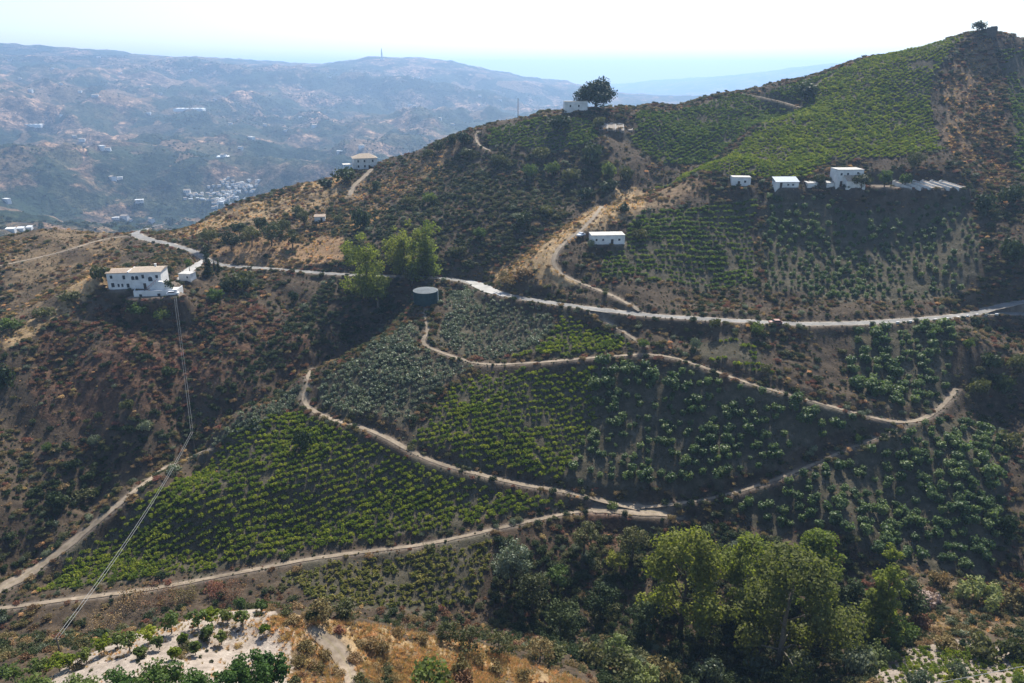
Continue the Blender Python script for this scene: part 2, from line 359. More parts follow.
ROADS = [ # name, kind, half width, picture positions (with a half width of their own where it varies)
 ('road', 'asphalt', 1.95, [(172,222,1.8),(150,227,2.6),(134,234,3.2),(148,240,2.6),(170,244,2.0),(196,252,1.95),(206,260,1.95),(218,266,1.95),(260,268,1.95),(330,274,1.95),(400,277,1.95),(440,278,1.95),(466,281,1.95),(480,286,1.95),(493,292,1.95),(520,299,1.95),(570,306,1.95),(640,315,1.95),(720,321,1.95),(800,325,1.95),(870,323,1.95),(940,318,1.95),(985,313.5,1.95),(1024,315,1.95),(1100,317,1.95),(1150,318,1.95)]),
 ('road', 'asphalt', 1.9, [(958,317),(985,311),(1000,306),(1024,302),(1080,298)]),
 ('road', 'concrete', 2.2, [(206,261),(196,265),(187,272),(180,281)]),
 ('track', 'dirt', .85, [(640,311),(615,296),(590,287),(566,278),(552,270),(550,262),(556,250),(570,238),(585,228),(596,215),(602,206)]),
 ('track', 'dirt', .75, [(592,316),(610,324),(630,336),(644,347)]),
 ('track', 'dirt', .75, [(427,307),(421,315),(428,325),(433,331),(425,338),(414,343),(440,353),(480,366),(540,363),(600,358),(645,354),(660,354),(690,363),(740,381),(800,399),(870,418),(903,426),(930,418),(945,404),(956,390)]),
 ('track', 'dirt', .85, [(314,370),(306,376),(316,384),(300,394),(297,402),(312,412),(335,422),(365,428),(388,437),(405,450),(432,463),(470,473),(520,485),(560,492),(590,498),(618,506),(640,510)]),
 ('track', 'dirt', .6, [(640,508),(690,503),(730,495),(780,479),(830,458),(870,441),(903,428)]),
 ('track', 'dirt', .65, [(684,521),(665,516),(640,513),(610,509),(580,512),(540,520),(500,529),(460,538),(420,546),(370,552),(330,557),(290,563),(250,572),(200,581),(150,590),(60,601),(0,609),(-90,618)]),
 ('path', 'dirt', 1.0, [(208,449,.6),(190,458,.7),(166,468,1.1),(140,488,1.1),(105,515,1.2),(70,545,1.5),(30,575,1.9),(0,590,2.1),(-60,616,2.1)]),
 ('track', 'dirt', .65, [(478,131),(474,140),(480,147),(492,152)]),
 ('track', 'dirt', 1.4, [(372,169),(364,178),(352,186),(350,196)]),
 ('track', 'dirt', .65, [(352,690,.9),(350,672,1.0),(354,662,1.2),(348,652,1.7),(335,643,2.2),(320,635,1.8),(312,631,1.0)]),
 ('path', 'dirt', 1.0, [(0,266),(40,258),(70,250),(100,240),(128,236)]),
 ('path', 'dirt', .75, [(735,92),(760,97),(785,103),(800,108)]),
]
APRONS = [('turnout', 'dirt', 3.6, [(592,511.5,1.0),(606,510,1.9),(620,509.5,2.8),(638,510.5,3.2),(652,512.5,2.4),(668,516,1.0)]), ('forecourt', 'concrete', 4.2, [(468,282,1.6),(476,284.5,2.8),(486,289,3.4),(494,292.5,2.8),(506,296.5,1.6)])]
PADS = [(187,279,5),(425,303,6.5),(596,243,6),(612,243,7),(742,186,5),(787,187,7),(850,186,8),(880,186,7),(905,187,7),(930,187,8),(955,187,6),(363,169,7),(580,110,7),(612,128,7)]
DMIN = np.full(GZ.shape, 99.0, np.float64); ZR = np.zeros(GZ.shape); ZW = np.full(GZ.shape, 1e-9)
def stamp(Q, hw=None):
    for q in Q:
        r = math.hypot(q[0], q[1]); a = math.atan2(q[0], q[1]); h = q[3] if hw is None else hw; R = h+9
        i0, i1 = np.searchsorted(rr, [r-R, r+R]); j0 = int((a-R/r-az[0])/(az[1]-az[0])); j1 = int((a+R/r-az[0])/(az[1]-az[0]))+2
        j0, j1 = max(0, j0), min(len(az), j1)
        if j0 >= j1: continue
        sl_ = (slice(i0, i1), slice(j0, j1))
        d = np.hypot(GX[sl_]-q[0], GY[sl_]-q[1])-h
        DMIN[sl_] = np.minimum(d, DMIN[sl_]); w = np.exp(-2.2*np.maximum(d, -1.0)); ZR[sl_] += w*q[2]; ZW[sl_] += w
LINES = [road_line(px, hw) for _, _, hw, px in ROADS]; ALINES = [road_line(px, hw, 3) for _, _, hw, px in APRONS]
PADP = cast([(u, v) for u, v, _ in PADS])
HL = cast([(109,290)])[0]; HROT = math.radians(8)
def hl(x, y, dz=0.0): return (HL[0]+x*math.cos(HROT)-y*math.sin(HROT), HL[1]+x*math.sin(HROT)+y*math.cos(HROT), HL[2]+dz)
for q_, r_ in ((hl(4,3), 5), (hl(13,4), 6), (hl(18,4), 5), (hl(21,0,-.5), 3), (hl(11,-5.5,-1.7), 2.5), (hl(15,-5.5,-1.7), 2.5), (hl(20,-5,-1.7), 2.5), (hl(25,-4.5,-1.7), 2.5)): stamp([(*q_, r_)]); PADP[2:4, 2] = PADP[2:4, 2].mean()
for P_, (_, _, r_) in zip(PADP, PADS): stamp([(*P_, r_*.6)])
PADD = DMIN.copy()
for q in LINES+ALINES: stamp(q)
_t = np.clip((DMIN-.4)/3.2, 0, 1); _t = _t*_t*(3-2*_t)
GZ = ZR/ZW*(1-_t)*(DMIN < 40)+GZ*np.where(DMIN < 40, _t, 1)
ROADD = DMIN
# small relief: clods, ledges and sheep tracks, faded on the roads
_w = np.clip((DMIN-.2)/2, 0, 1)*np.clip((GR-40)/40, 0, 1)*(GR < 700)
GZ = GZ+_w*(.30*fbm(GX, GY, 3.2, 3)+.35*fbm(GX*.6, GY*1.6, 7.0, 2))
# ------------------------------------------------------------------ land use, as plan polygons on the ground
def inside(poly, x, y):
    c = np.zeros(np.shape(x), bool); n = len(poly)
    for i in range(n):
        x0, y0 = poly[i]; x1, y1 = poly[(i+1) % n]
        if y0 == y1: continue
        s = ((y0 > y) != (y1 > y)) & (x < (x1-x0)*(y-y0)/(y1-y0)+x0); c ^= s
    return c
def plan(uv): return cast(uv)[:, :2]
FIELDS = { # name: (kind, row angle in degrees, row gap, plant gap, picture outline)
 'spur':     ('vine', 24, 1.75, 1.2, [(40,592),(75,555),(115,522),(165,482),(215,456),(296,412),(330,428),(365,438),(400,458),(470,481),(575,499),(500,520),(420,536),(330,548),(250,562),(150,580),(60,590)]),
 'crest':    ('grey', 40, 1.8, 1.5, [(185,462),(225,429),(262,406),(306,380),(298,402),(255,432),(212,454)]),
 'shoulder': ('grey', 30, 2.3, 1.9, [(318,388),(332,373),(372,348),(410,322),(424,334),(412,346),(470,368),(430,393),(408,425),(350,418),(318,404)]),
 'tank':     ('grey', 12, 2.3, 1.9, [(444,300),(466,287),(488,300),(555,312),(552,330),(528,350),(492,360),(448,349),(436,336)]),
 'wedge':    ('vine', 8, 1.75, 1.25, [(560,316),(600,330),(636,346),(600,354),(500,361),(532,350),(556,330)]),
 'middle':   ('vine', 14, 1.75, 1.25, [(488,371),(600,363),(592,420),(566,484),(470,467),(414,445),(428,418),(444,394)]),
 'orchard':  ('mango', -6, 2.9, 2.35, [(600,363),(690,370),(740,388),(870,424),(836,440),(770,470),(700,488),(600,491),(568,484),(592,420)]),
 'hollow':   ('mango', -10, 3.1, 2.6, [(905,434),(960,420),(1000,440),(1006,540),(985,580),(940,572),(880,562),(835,530),(716,506),(780,487),(870,449)]),
 'bank':     ('mango', -4, 3.0, 2.6, [(850,332),(960,326),(948,384),(928,408),(896,414),(858,392),(845,360)]),
 'strip':    ('vine', -6, 2.6, 1.8, [(690,338),(758,348),(775,380),(700,360)]),
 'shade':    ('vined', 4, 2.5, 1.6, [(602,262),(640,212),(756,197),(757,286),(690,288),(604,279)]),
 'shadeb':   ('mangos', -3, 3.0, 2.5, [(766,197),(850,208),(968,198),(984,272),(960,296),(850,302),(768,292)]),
 'face':     ('vine', 27, 1.85, 1.3, [(655,188),(720,160),(800,102),(850,66),(905,47),(966,36),(950,52),(930,80),(930,110),(945,150),(900,158),(830,160),(806,178),(735,180)]),
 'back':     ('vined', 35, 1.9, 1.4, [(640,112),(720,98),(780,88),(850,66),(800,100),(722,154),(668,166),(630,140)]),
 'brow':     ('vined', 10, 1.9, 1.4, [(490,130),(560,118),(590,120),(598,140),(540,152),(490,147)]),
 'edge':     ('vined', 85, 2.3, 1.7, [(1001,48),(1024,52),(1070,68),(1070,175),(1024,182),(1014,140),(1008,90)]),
 'low':      ('viney', 16, 1.7, 1.25, [(275,576),(330,563),(420,551),(498,536),(488,562),(478,602),(430,608),(370,608),(320,600)]),
 'corner':   ('vinex', 20, 2.0, 1.6, [(872,662),(930,645),(1024,652),(1060,690),(1000,720),(880,712)]),
}
FP = {k: plan(v[4]) for k, v in FIELDS.items()}
ZONES = {k: plan(v) for k, v in {
 'straw_top': [(940,78),(975,42),(990,38),(1000,62),(1006,120),(1013,178),(985,186),(950,150),(945,110)],
 'straw_ridge': [(166,233),(230,209),(300,190),(342,174),(345,190),(310,210),(250,222),(180,240)],
 'terrace': [(206,256),(222,248),(260,240),(300,238),(345,236),(345,262),(300,266),(215,262)],
 'nose': [(484,276),(520,256),(560,230),(598,203),(632,186),(650,192),(640,215),(600,228),(566,246),(556,262),(580,284),(540,288)],
 'leftcrest': [(0,350),(60,318),(112,288),(140,270),(110,268),(60,300),(0,332)],
 'golden': [(268,618),(330,622),(400,630),(480,645),(560,672),(600,690),(600,740),(420,740),(300,740),(285,680)],
 'palesoil': [(0,700),(60,668),(120,640),(200,616),(275,614),(300,640),(300,700),(200,760),(0,760)],
 'rustleft': [(60,300),(160,305),(240,300),(330,340),(300,375),(215,425),(140,470),(60,440),(30,380)],
 'rustlow': [(490,525),(600,510),(640,515),(600,560),(540,560)],
 'brownmid': [(650,190),(720,185),(640,212),(610,215)],
 'farleft': [(0,240),(60,232),(110,232),(130,262),(80,300),(0,325)],
 'dryright': [(900,590),(960,585),(1040,600),(1040,640),(940,640),(880,650)],
 'darkravine': [(495,540),(700,525),(860,560),(885,640),(870,685),(700,700),(610,690),(560,650),(490,610)],
 'shadescrub': [(120,472),(170,440),(215,424),(330,360),(400,306),(380,284),(330,282),(280,330),(235,370),(180,410)],  # dense dark scrub here imitates shade on the ravine flank
 'tanslope': [(205,243),(300,196),(345,182),(420,160),(455,146),(440,185),(400,205),(360,232),(300,240)],
 'darktoe': [(0,572),(60,522),(120,474),(200,440),(170,415),(100,440),(30,495),(0,520)],  # dark scrub, partly real, thickened to imitate shading above the path
 'hillback': [(400,200),(440,165),(480,138),(600,145),(620,190),(500,262),(440,274),(345,270),(330,230)],
}.items()}
nv = NR0+NR1+1
NX, NY = GX[:nv], GY[:nv]
jx = NX+5*fbm(NX, NY, 9, 4, .62); jy = NY+5*fbm(NY+50, NX, 9, 4, .62)
def any_in(names, pool): 
    m = np.zeros(NX.shape, bool)
    for k in names: m |= inside(pool[k], jx, jy)
    return m.astype(np.float32)
nearw = NEARMASK[:nv].astype(np.float32)
field = any_in(FIELDS.keys(), FP)
straw = np.clip(any_in(['straw_ridge','nose','leftcrest','golden'], ZONES)+.4*any_in(['tanslope','dryright'], ZONES)+.35*any_in(['straw_top','brownmid'], ZONES)+.35*any_in(['farleft'], ZONES), 0, 1)
pale = any_in(['palesoil'], ZONES)+.8*inside(FP['corner'], jx, jy)
rust = any_in(['rustleft','rustlow','terrace','straw_top','brownmid'], ZONES); orange = any_in(['terrace'], ZONES)
shoulder = np.clip(1-ROADD[:nv]/1.3, 0, 1).astype(np.float32)
dryfield = (any_in(['low','face','edge'], FP)).astype(np.float32)
_pn = np.clip(.72+1.5*fbm(NX, NY, 10, 4, .6), 0, 1); straw = straw*_pn; rust = rust*np.clip(.5+1.8*fbm(NX+40, NY, 16, 4, .6), 0, 1)
def grid_faces(r0, r1, nc):
    i, j = np.meshgrid(np.arange(r0, r1-1), np.arange(nc-1), indexing='ij'); a = (i-r0)*nc+j
    return np.stack([a, a+nc, a+nc+1, a+1], -1).reshape(-1, 4)[:, ::-1]

def ground_material():
    m, nt, o = nodes('hillside_earth'); p = N(nt, 'ShaderNodeBsdfPrincipled'); L = nt.links.new
    co = N(nt, 'ShaderNodeTexCoord').outputs['Object']
    z1 = N(nt, 'ShaderNodeVertexColor', layer_name='landuse'); z2 = N(nt, 'ShaderNodeVertexColor', layer_name='earth')
    s1 = N(nt, 'ShaderNodeSeparateColor'); L(z1.outputs[0], s1.inputs[0]); s2 = N(nt, 'ShaderNodeSeparateColor'); L(z2.outputs[0], s2.inputs[0])
    n1 = noise(nt, .06, 6, .62, co); n2 = noise(nt, .5, 6, .65, co); n3 = noise(nt, 2.6, 4, .7, co)
    base = ramp(nt, n2, [(.28,(.028,.021,.015)),(.5,(.058,.043,.029)),(.74,(.125,.090,.058))])
    base = mixc(nt, mth(nt,'MULTIPLY',ramp(nt,n1,[(.45,(0,0,0)),(.62,(1,1,1))]),.5), base, (.11,.085,.058))
    soil = ramp(nt, n2, [(.25,(.042,.040,.024)),(.52,(.080,.070,.046)),(.8,(.16,.135,.098))])
    stra = ramp(nt, n2, [(.25,(.15,.105,.055)),(.5,(.31,.215,.115)),(.78,(.50,.37,.20))])
    pal = ramp(nt, n2, [(.25,(.20,.165,.13)),(.55,(.34,.285,.235)),(.8,(.44,.385,.32))])
    rus = ramp(nt, n2, [(.30,(.036,.022,.015)),(.52,(.092,.054,.034)),(.74,(.23,.135,.080))])
    ora = ramp(nt, n2, [(.25,(.15,.09,.05)),(.7,(.33,.215,.115))])
    c = mixc(nt, s2.outputs[0], base, rus); c = mixc(nt, s2.outputs[1], c, ora)
    c = mixc(nt, s1.outputs[0], c, soil); c = mixc(nt, s1.outputs[1], c, stra); c = mixc(nt, s1.outputs[2], c, pal)
    c = mixc(nt, mth(nt,'MULTIPLY',s2.outputs[2],.35), c, pal)
    c = mixc(nt, .55, c, ramp(nt, n3, [(.3,(.45,.45,.45)),(.7,(1.25,1.25,1.25))]), 'MULTIPLY')
    L(c, p.inputs['Base Color']); p.inputs['Roughness'].default_value = .95; p.inputs['Specular IOR Level'].default_value = .1
    b = N(nt, 'ShaderNodeBump'); b.inputs['Strength'].default_value = .8; b.inputs['Distance'].default_value = .35
    L(noise(nt, 1.6, 6, .7, co), b.inputs['Height']); L(b.outputs[0], p.inputs['Normal'])
    L(p.outputs[0], o.inputs[0]); return m
def far_material():
    m, nt, o = nodes('far_valley_land'); p = N(nt, 'ShaderNodeBsdfPrincipled'); L = nt.links.new
    co = N(nt, 'ShaderNodeTexCoord').outputs['Object']
    def warp(s, a):
        v = N(nt, 'ShaderNodeTexNoise'); v.inputs['Scale'].default_value = s; L(co, v.inputs['Vector']); v.inputs['Detail'].default_value = 5
        k = N(nt, 'ShaderNodeVectorMath', operation='SCALE'); k.inputs['Scale'].default_value = a; L(v.outputs['Color'], k.inputs[0])
        q = N(nt, 'ShaderNodeVectorMath', operation='ADD'); L(co, q.inputs[0]); L(k.outputs[0], q.inputs[1]); return q.outputs[0]
    w = warp(.006, 190)
    vo = N(nt, 'ShaderNodeTexVoronoi'); vo.inputs['Scale'].default_value = .0085; L(w, vo.inputs['Vector'])
    sp = N(nt, 'ShaderNodeSeparateColor'); L(vo.outputs['Color'], sp.inputs[0])
    fieldc = ramp(nt, sp.outputs[0], [(.0,(.018,.036,.020)),(.35,(.032,.052,.026)),(.55,(.06,.07,.034)),(.72,(.12,.092,.055)),(.92,(.22,.15,.09))])
    n1 = noise(nt, .0032, 8, .68, co); n2 = noise(nt, .022, 8, .74, co); n3 = noise(nt, .10, 5, .75, co)
    dry = ramp(nt, n2, [(.36,(.045,.035,.026)),(.5,(.16,.11,.072)),(.64,(.55,.36,.23))])
    grn = ramp(nt, n2, [(.34,(.006,.014,.009)),(.52,(.022,.038,.020)),(.70,(.085,.085,.045))])
    c = mixc(nt, ramp(nt, n1, [(.47,(0,0,0)),(.56,(1,1,1))]), grn, dry)
    c = mixc(nt, ramp(nt, sp.outputs[1], [(.55,(0,0,0)),(.62,(.8,.8,.8))]), c, fieldc)
    c = mixc(nt, .8, c, ramp(nt, n3, [(.38,(.25,.28,.28)),(.62,(1.5,1.4,1.35))]), 'MULTIPLY')
    sm = N(nt, 'ShaderNodeSeparateXYZ'); L(co, sm.inputs[0])
    L(c, p.inputs['Base Color']); p.inputs['Roughness'].default_value = .95; p.inputs['Specular IOR Level'].default_value = .1
    b = N(nt, 'ShaderNodeBump'); b.inputs['Strength'].default_value = .9; b.inputs['Distance'].default_value = 22
    L(noise(nt, .03, 6, .7, co), b.inputs['Height']); L(b.outputs[0], p.inputs['Normal'])
    L(p.outputs[0], o.inputs[0]); return m
M['ground'] = ground_material(); M['far'] = far_material()
V = np.stack([NX, NY, GZ[:nv]], -1).reshape(-1, 3)
me = qmesh('hillside', V, grid_faces(0, nv, len(az)), M['ground'], True)
def cattr(me, name, r, g, b):
    a = me.color_attributes.new(name, 'FLOAT_COLOR', 'POINT'); n = r.size
    a.data.foreach_set('color', np.stack([r.ravel(), g.ravel(), b.ravel(), np.ones(n)], -1).astype(np.float32).ravel())
cattr(me, 'landuse', field*(1-pale.clip(0, 1)), straw, pale.clip(0, 1)); cattr(me, 'earth', rust, orange, shoulder)
tag(link('hillside', me), kind='structure')
V = np.stack([GX[nv-1:], GY[nv-1:], GZ[nv-1:]], -1)[:, ::1].reshape(-1, 3)
me = qmesh('distant_hills', V, grid_faces(nv-1, len(rr), len(az)), M['far'], True)
tag(link('distant_hills', me), kind='structure')

# ------------------------------------------------------------------ roads and tracks
def road_material(kind):
    m, nt, o = nodes('road_'+kind); p = N(nt, 'ShaderNodeBsdfPrincipled'); L = nt.links.new
    co = N(nt, 'ShaderNodeTexCoord').outputs['Object']; uv = N(nt, 'ShaderNodeUVMap'); s = N(nt, 'ShaderNodeSeparateXYZ'); L(uv.outputs[0], s.inputs[0])
    a = mth(nt, 'ABSOLUTE', mth(nt, 'ADD', s.outputs[0], -.5))              # 0 centre .. .5 edge
    n = noise(nt, .7, 6, .65, co); n2 = noise(nt, .12, 4, .6, co)
    cols = {'asphalt': [(.3,(.13,.125,.118)),(.7,(.23,.22,.205))], 'dirt': [(.3,(.155,.12,.085)),(.7,(.31,.25,.185))], 'concrete': [(.3,(.28,.27,.25)),(.7,(.42,.405,.38))]}[kind]
    c = ramp(nt, n, cols)
    if kind == 'dirt':
        c = mixc(nt, mth(nt, 'MULTIPLY', ramp(nt, mth(nt, 'ADD', a, mth(nt, 'MULTIPLY', n, .12)), [(.06,(1,1,1)),(.17,(0,0,0))]), .6), c, (.20,.165,.09))
        c = mixc(nt, mth(nt, 'MULTIPLY', ramp(nt, mth(nt, 'ADD', a, mth(nt, 'MULTIPLY', n, .2)), [(.42,(0,0,0)),(.6,(1,1,1))]), .8), c, (.19,.145,.095))
    if kind == 'asphalt':
        c = mixc(nt, mth(nt, 'MULTIPLY', ramp(nt, mth(nt, 'ADD', a, mth(nt, 'MULTIPLY', n, .12)), [(.44,(0,0,0)),(.52,(1,1,1))]), .8), c, (.36,.30,.22))
    c = mixc(nt, .8, c, ramp(nt, n2, [(.3,(.55,.55,.55)),(.7,(1.25,1.25,1.25))]), 'MULTIPLY')
    L(c, p.inputs['Base Color']); p.inputs['Roughness'].default_value = (.9 if kind == 'dirt' else .8); p.inputs['Specular IOR Level'].default_value = .25
    L(p.outputs[0], o.inputs[0]); return m
for k in ('asphalt', 'dirt', 'concrete'): M['r_'+k] = road_material(k)
def ribbon(name, Q, mat, lift):
    T = np.gradient(Q[:, :2], axis=0); T /= np.linalg.norm(T, axis=1)[:, None]+1e-9; Nn = np.stack([-T[:, 1], T[:, 0]], -1)
    nc = 7; Vv = []; UV = []
    s = np.r_[0, np.cumsum(np.hypot(*np.diff(Q[:, :2], axis=0).T))]
    wob = 1+.34*fbm(s, s*0+3.3, 4.0, 4, .65); wob2 = 1+.34*fbm(s, s*0+8.1, 4.0, 4, .65)
    for c in range(nc):
        t = c/(nc-1)*2-1; w = Q[:, 3]*np.where(t < 0, wob, wob2)
        xy = Q[:, :2]+Nn*(t*w)[:, None]; gz = gsample(GZ, xy[:, 0], xy[:, 1])
        z = np.clip(gz, Q[:, 2]-.25, Q[:, 2]+.25)+lift-.02*abs(t)
        Vv.append(np.c_[xy, z]); UV.append(np.c_[np.full(len(Q), c/(nc-1)), s/6])
    Vv = np.stack(Vv, 1); UV = np.stack(UV, 1); F = grid_faces(0, len(Q), nc)[:, ::-1]
    me = qmesh(name, Vv.reshape(-1, 3), F, mat, True)
    ul = me.uv_layers.new(name='UVMap'); li = np.empty(len(me.loops), np.int32); me.loops.foreach_get('vertex_index', li)
    ul.data.foreach_set('uv', UV.reshape(-1, 2)[li].astype(np.float32).ravel())
    return tag(link(name, me), kind='structure')
for i, ((nm, kd, hw, px), Q) in enumerate(zip(ROADS, LINES)): ribbon(nm, Q, M['r_'+kd], .10+.006*i)
for i, ((nm, kd, hw, px), Q) in enumerate(zip(APRONS, ALINES)): ribbon(nm, Q, M['r_'+kd], .21+.006*i)
# ------------------------------------------------------------------ leaf-clump foliage
def leaf_cloud(centres, radii, n_each, size, rng, flat=0.75, squash=(1,1,1), up=.35, shell=.45):
    """leaf-sized quads scattered through the volume of many small clumps"""
    Vs = []
    for c, r, n in zip(centres, radii, n_each):
        d = rng.normal(size=(n, 3)); d /= np.linalg.norm(d, axis=1)[:, None]+1e-9
        rad = r*(shell+(1-shell)*rng.random(n)**.6)[:, None]
        p = c+d*rad*np.array(squash)
        nrm = d*flat+rng.normal(size=(n, 3))*.55+np.array([0, 0, up]); nrm /= np.linalg.norm(nrm, axis=1)[:, None]+1e-9
        t = np.cross(nrm, rng.normal(size=(n, 3))); t /= np.linalg.norm(t, axis=1)[:, None]+1e-9; b = np.cross(nrm, t)
        s = size*(.6+.8*rng.random(n))[:, None]
        Vs.append(np.stack([p-t*s*.5-b*s*.18, p+t*s*.12-b*s*.5, p+t*s*.55+b*s*.12, p-t*s*.1+b*s*.5], 1))
    Vv = np.concatenate(Vs).reshape(-1, 3); F = np.arange(len(Vv)).reshape(-1, 4)
    return Vv, F
def bush_mesh(name, mat, seed, r=1.0, h=1.0, clumps=9, leaves=11, size=.34, stem=True, spread=.62, dome=True):
    rng = np.random.default_rng(seed); cs = []; rs = []
    for k in range(clumps):
        a = rng.random()*6.283; q = math.sqrt(rng.random())*spread
        zz = .30+(.48*rng.random() if dome else .55*rng.random())*(1-.5*q)
        cs.append(np.array([math.cos(a)*q*r, math.sin(a)*q*r, zz*h])); rs.append(r*(.28+.20*rng.random()))
    Vv, F = leaf_cloud(cs, rs, [leaves]*clumps, size*r, rng, squash=(1,1,h/r*.62))
    Vv[:, 2] = np.maximum(Vv[:, 2], -.05)
    if stem:
        n0 = len(Vv); w = .05*r
        st = np.array([[-w,-w,-.35],[w,-w,-.35],[w,w,-.35],[-w,w,-.35],[-w,-w,h*.5],[w,-w,h*.5],[w,w,h*.5],[-w,w,h*.5]])
        Vv = np.r_[Vv, st]; F = np.r_[F, np.array([[0,1,5,4],[1,2,6,5],[2,3,7,6],[3,0,4,7]])+n0]
        return qmesh(name, Vv, F, [mat, M['bark']], False, np.r_[np.zeros(len(F)-4), np.ones(4)])
    return qmesh(name, Vv, F, mat)
def tuft_mesh(name, mat, seed, n=26, h=.6, r=.35):
    rng = np.random.default_rng(seed); Vs = []
    for k in range(n):
        a = rng.random()*6.283; q = r*.5*rng.random(); b = np.array([math.cos(a)*q, math.sin(a)*q, -.05])
        tip = b+np.array([math.cos(a)*r*(.3+rng.random()), math.sin(a)*r*(.3+rng.random()), h*(.5+.6*rng.random())])
        w = np.array([-math.sin(a), math.cos(a), 0])*.035
        Vs.append([b-w, b+w, tip+w*.4, tip-w*.4])
    Vv = np.array(Vs).reshape(-1, 3); return qmesh(name, Vv, np.arange(len(Vv)).reshape(-1, 4), mat)
KINDS = {} # kind -> list of meshes
def kindset(k, nm, mat, n, **kw): KINDS[k] = [bush_mesh(nm, M[mat], 100*len(KINDS)+i, **kw) for i in range(n)]
kindset('vine', 'grapevine', 'l_vine', 4, r=1.0, h=1.1, clumps=10, leaves=10, size=.34)
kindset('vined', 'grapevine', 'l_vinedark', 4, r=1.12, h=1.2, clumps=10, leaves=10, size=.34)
kindset('viney', 'grapevine', 'l_vinedry', 4, r=.95, h=1.0, clumps=9, leaves=9, size=.36)
kindset('vinex', 'grapevine', 'l_vine', 3, r=.95, h=1.05, clumps=12, leaves=16, size=.26)
kindset('grey', 'young_olive_tree', 'l_grey', 4, r=1.2, h=1.6, clumps=10, leaves=11, size=.30)
kindset('mango', 'mango_tree', 'l_mango', 4, r=1.8, h=2.7, clumps=22, leaves=18, size=.22, spread=.38)
kindset('mangos', 'mango_tree', 'l_mango', 4, r=1.3, h=1.9, clumps=16, leaves=14, size=.24, spread=.36)
kindset('s_dark', 'shrub', 'l_dark', 3, r=1.0, h=1.1, clumps=18, leaves=26, size=.16)
kindset('s_olive', 'shrub', 'l_olive', 3, r=1.0, h=1.05, clumps=18, leaves=26, size=.15)
kindset('s_rust', 'shrub', 'l_rust', 3, r=1.0, h=.85, clumps=18, leaves=24, size=.15)
kindset('s_broom', 'shrub', 'l_broom', 3, r=1.0, h=.95, clumps=20, leaves=30, size=.12)
kindset('s_bright', 'shrub', 'l_bright', 2, r=1.0, h=1.2, clumps=20, leaves=28, size=.14)
kindset('s_grey', 'shrub', 'l_grey', 2, r=1.0, h=1.2, clumps=20, leaves=28, size=.13)
kindset('s_straw', 'shrub', 'l_straw', 2, r=.8, h=.7, clumps=14, leaves=24, size=.14)
KINDS['tuft'] = [tuft_mesh('grass_tuft', M['l_straw'], i) for i in range(3)]

def scatter_stuff(name, label, cat, P, rot, scl, idx, sources):
    """one object: points on the ground, each carrying an instance of a source plant"""
    me = bpy.data.meshes.new(name); me.vertices.add(len(P)); me.vertices.foreach_set('co', np.asarray(P, np.float32).ravel())
    for nm, tp, ar in (('rot', 'FLOAT', rot), ('scl', 'FLOAT', scl), ('idx', 'INT', idx)):
        a = me.attributes.new(nm, tp, 'POINT'); a.data.foreach_set('value', np.asarray(ar, np.float32 if tp == 'FLOAT' else np.int32))
    o = link(name, me); ng = bpy.data.node_groups.new(name, 'GeometryNodeTree')
    ng.interface.new_socket('Geometry', in_out='INPUT', socket_type='NodeSocketGeometry'); ng.interface.new_socket('Geometry', in_out='OUTPUT', socket_type='NodeSocketGeometry')
    gi = ng.nodes.new('NodeGroupInput'); go = ng.nodes.new('NodeGroupOutput'); ip = ng.nodes.new('GeometryNodeInstanceOnPoints')
    jn = ng.nodes.new('GeometryNodeJoinGeometry')
    for s in reversed(sources):
        oi = ng.nodes.new('GeometryNodeObjectInfo'); oi.inputs['Object'].default_value = s; oi.inputs['As Instance'].default_value = True
        oi.transform_space = 'ORIGINAL'; ng.links.new(oi.outputs['Geometry'], jn.inputs[0])
    def att(nm, tp):
        n = ng.nodes.new('GeometryNodeInputNamedAttribute'); n.data_type = tp; n.inputs['Name'].default_value = nm
        return [q for q in n.outputs if q.enabled][0]
    ng.links.new(gi.outputs[0], ip.inputs['Points']); ng.links.new(jn.outputs[0], ip.inputs['Instance'])
    ip.inputs['Pick Instance'].default_value = True; ng.links.new(att('idx', 'INT'), ip.inputs['Instance Index'])
    cx = ng.nodes.new('ShaderNodeCombineXYZ'); ng.links.new(att('rot', 'FLOAT'), cx.inputs[2])
    er = ng.nodes.new('FunctionNodeEulerToRotation'); ng.links.new(cx.outputs[0], er.inputs[0]); ng.links.new(er.outputs[0], ip.inputs['Rotation'])
    ng.links.new(att('scl', 'FLOAT'), ip.inputs['Scale'])
    ng.links.new(ip.outputs[0], go.inputs[0])
    md = o.modifiers.new('scatter', 'NODES'); md.node_group = ng
    return tag(o, label, cat, kind='stuff')
def place(name, mesh, p, s, rz, label, cat, group=None):
    o = link(name, mesh); o.location = p; o.scale = (s, s, s) if not isinstance(s, tuple) else s; o.rotation_euler = (0, 0, rz)
    return tag(o, label, cat, group)
def visible(P, lift=.6):
    P = np.asarray(P, float)+np.array([0, 0, lift]); Cc = np.array([0, 0, CAMZ]); ok = np.ones(len(P), bool)
    for t in np.linspace(.25, .985, 150):
        q = Cc+(P-Cc)*t; ok &= q[:, 2] > gsample(GZ, q[:, 0], q[:, 1])-.2
    u, v, d = project(P); return ok & (u > 2) & (u < 1022) & (v > 2) & (v < 681), u, v, d

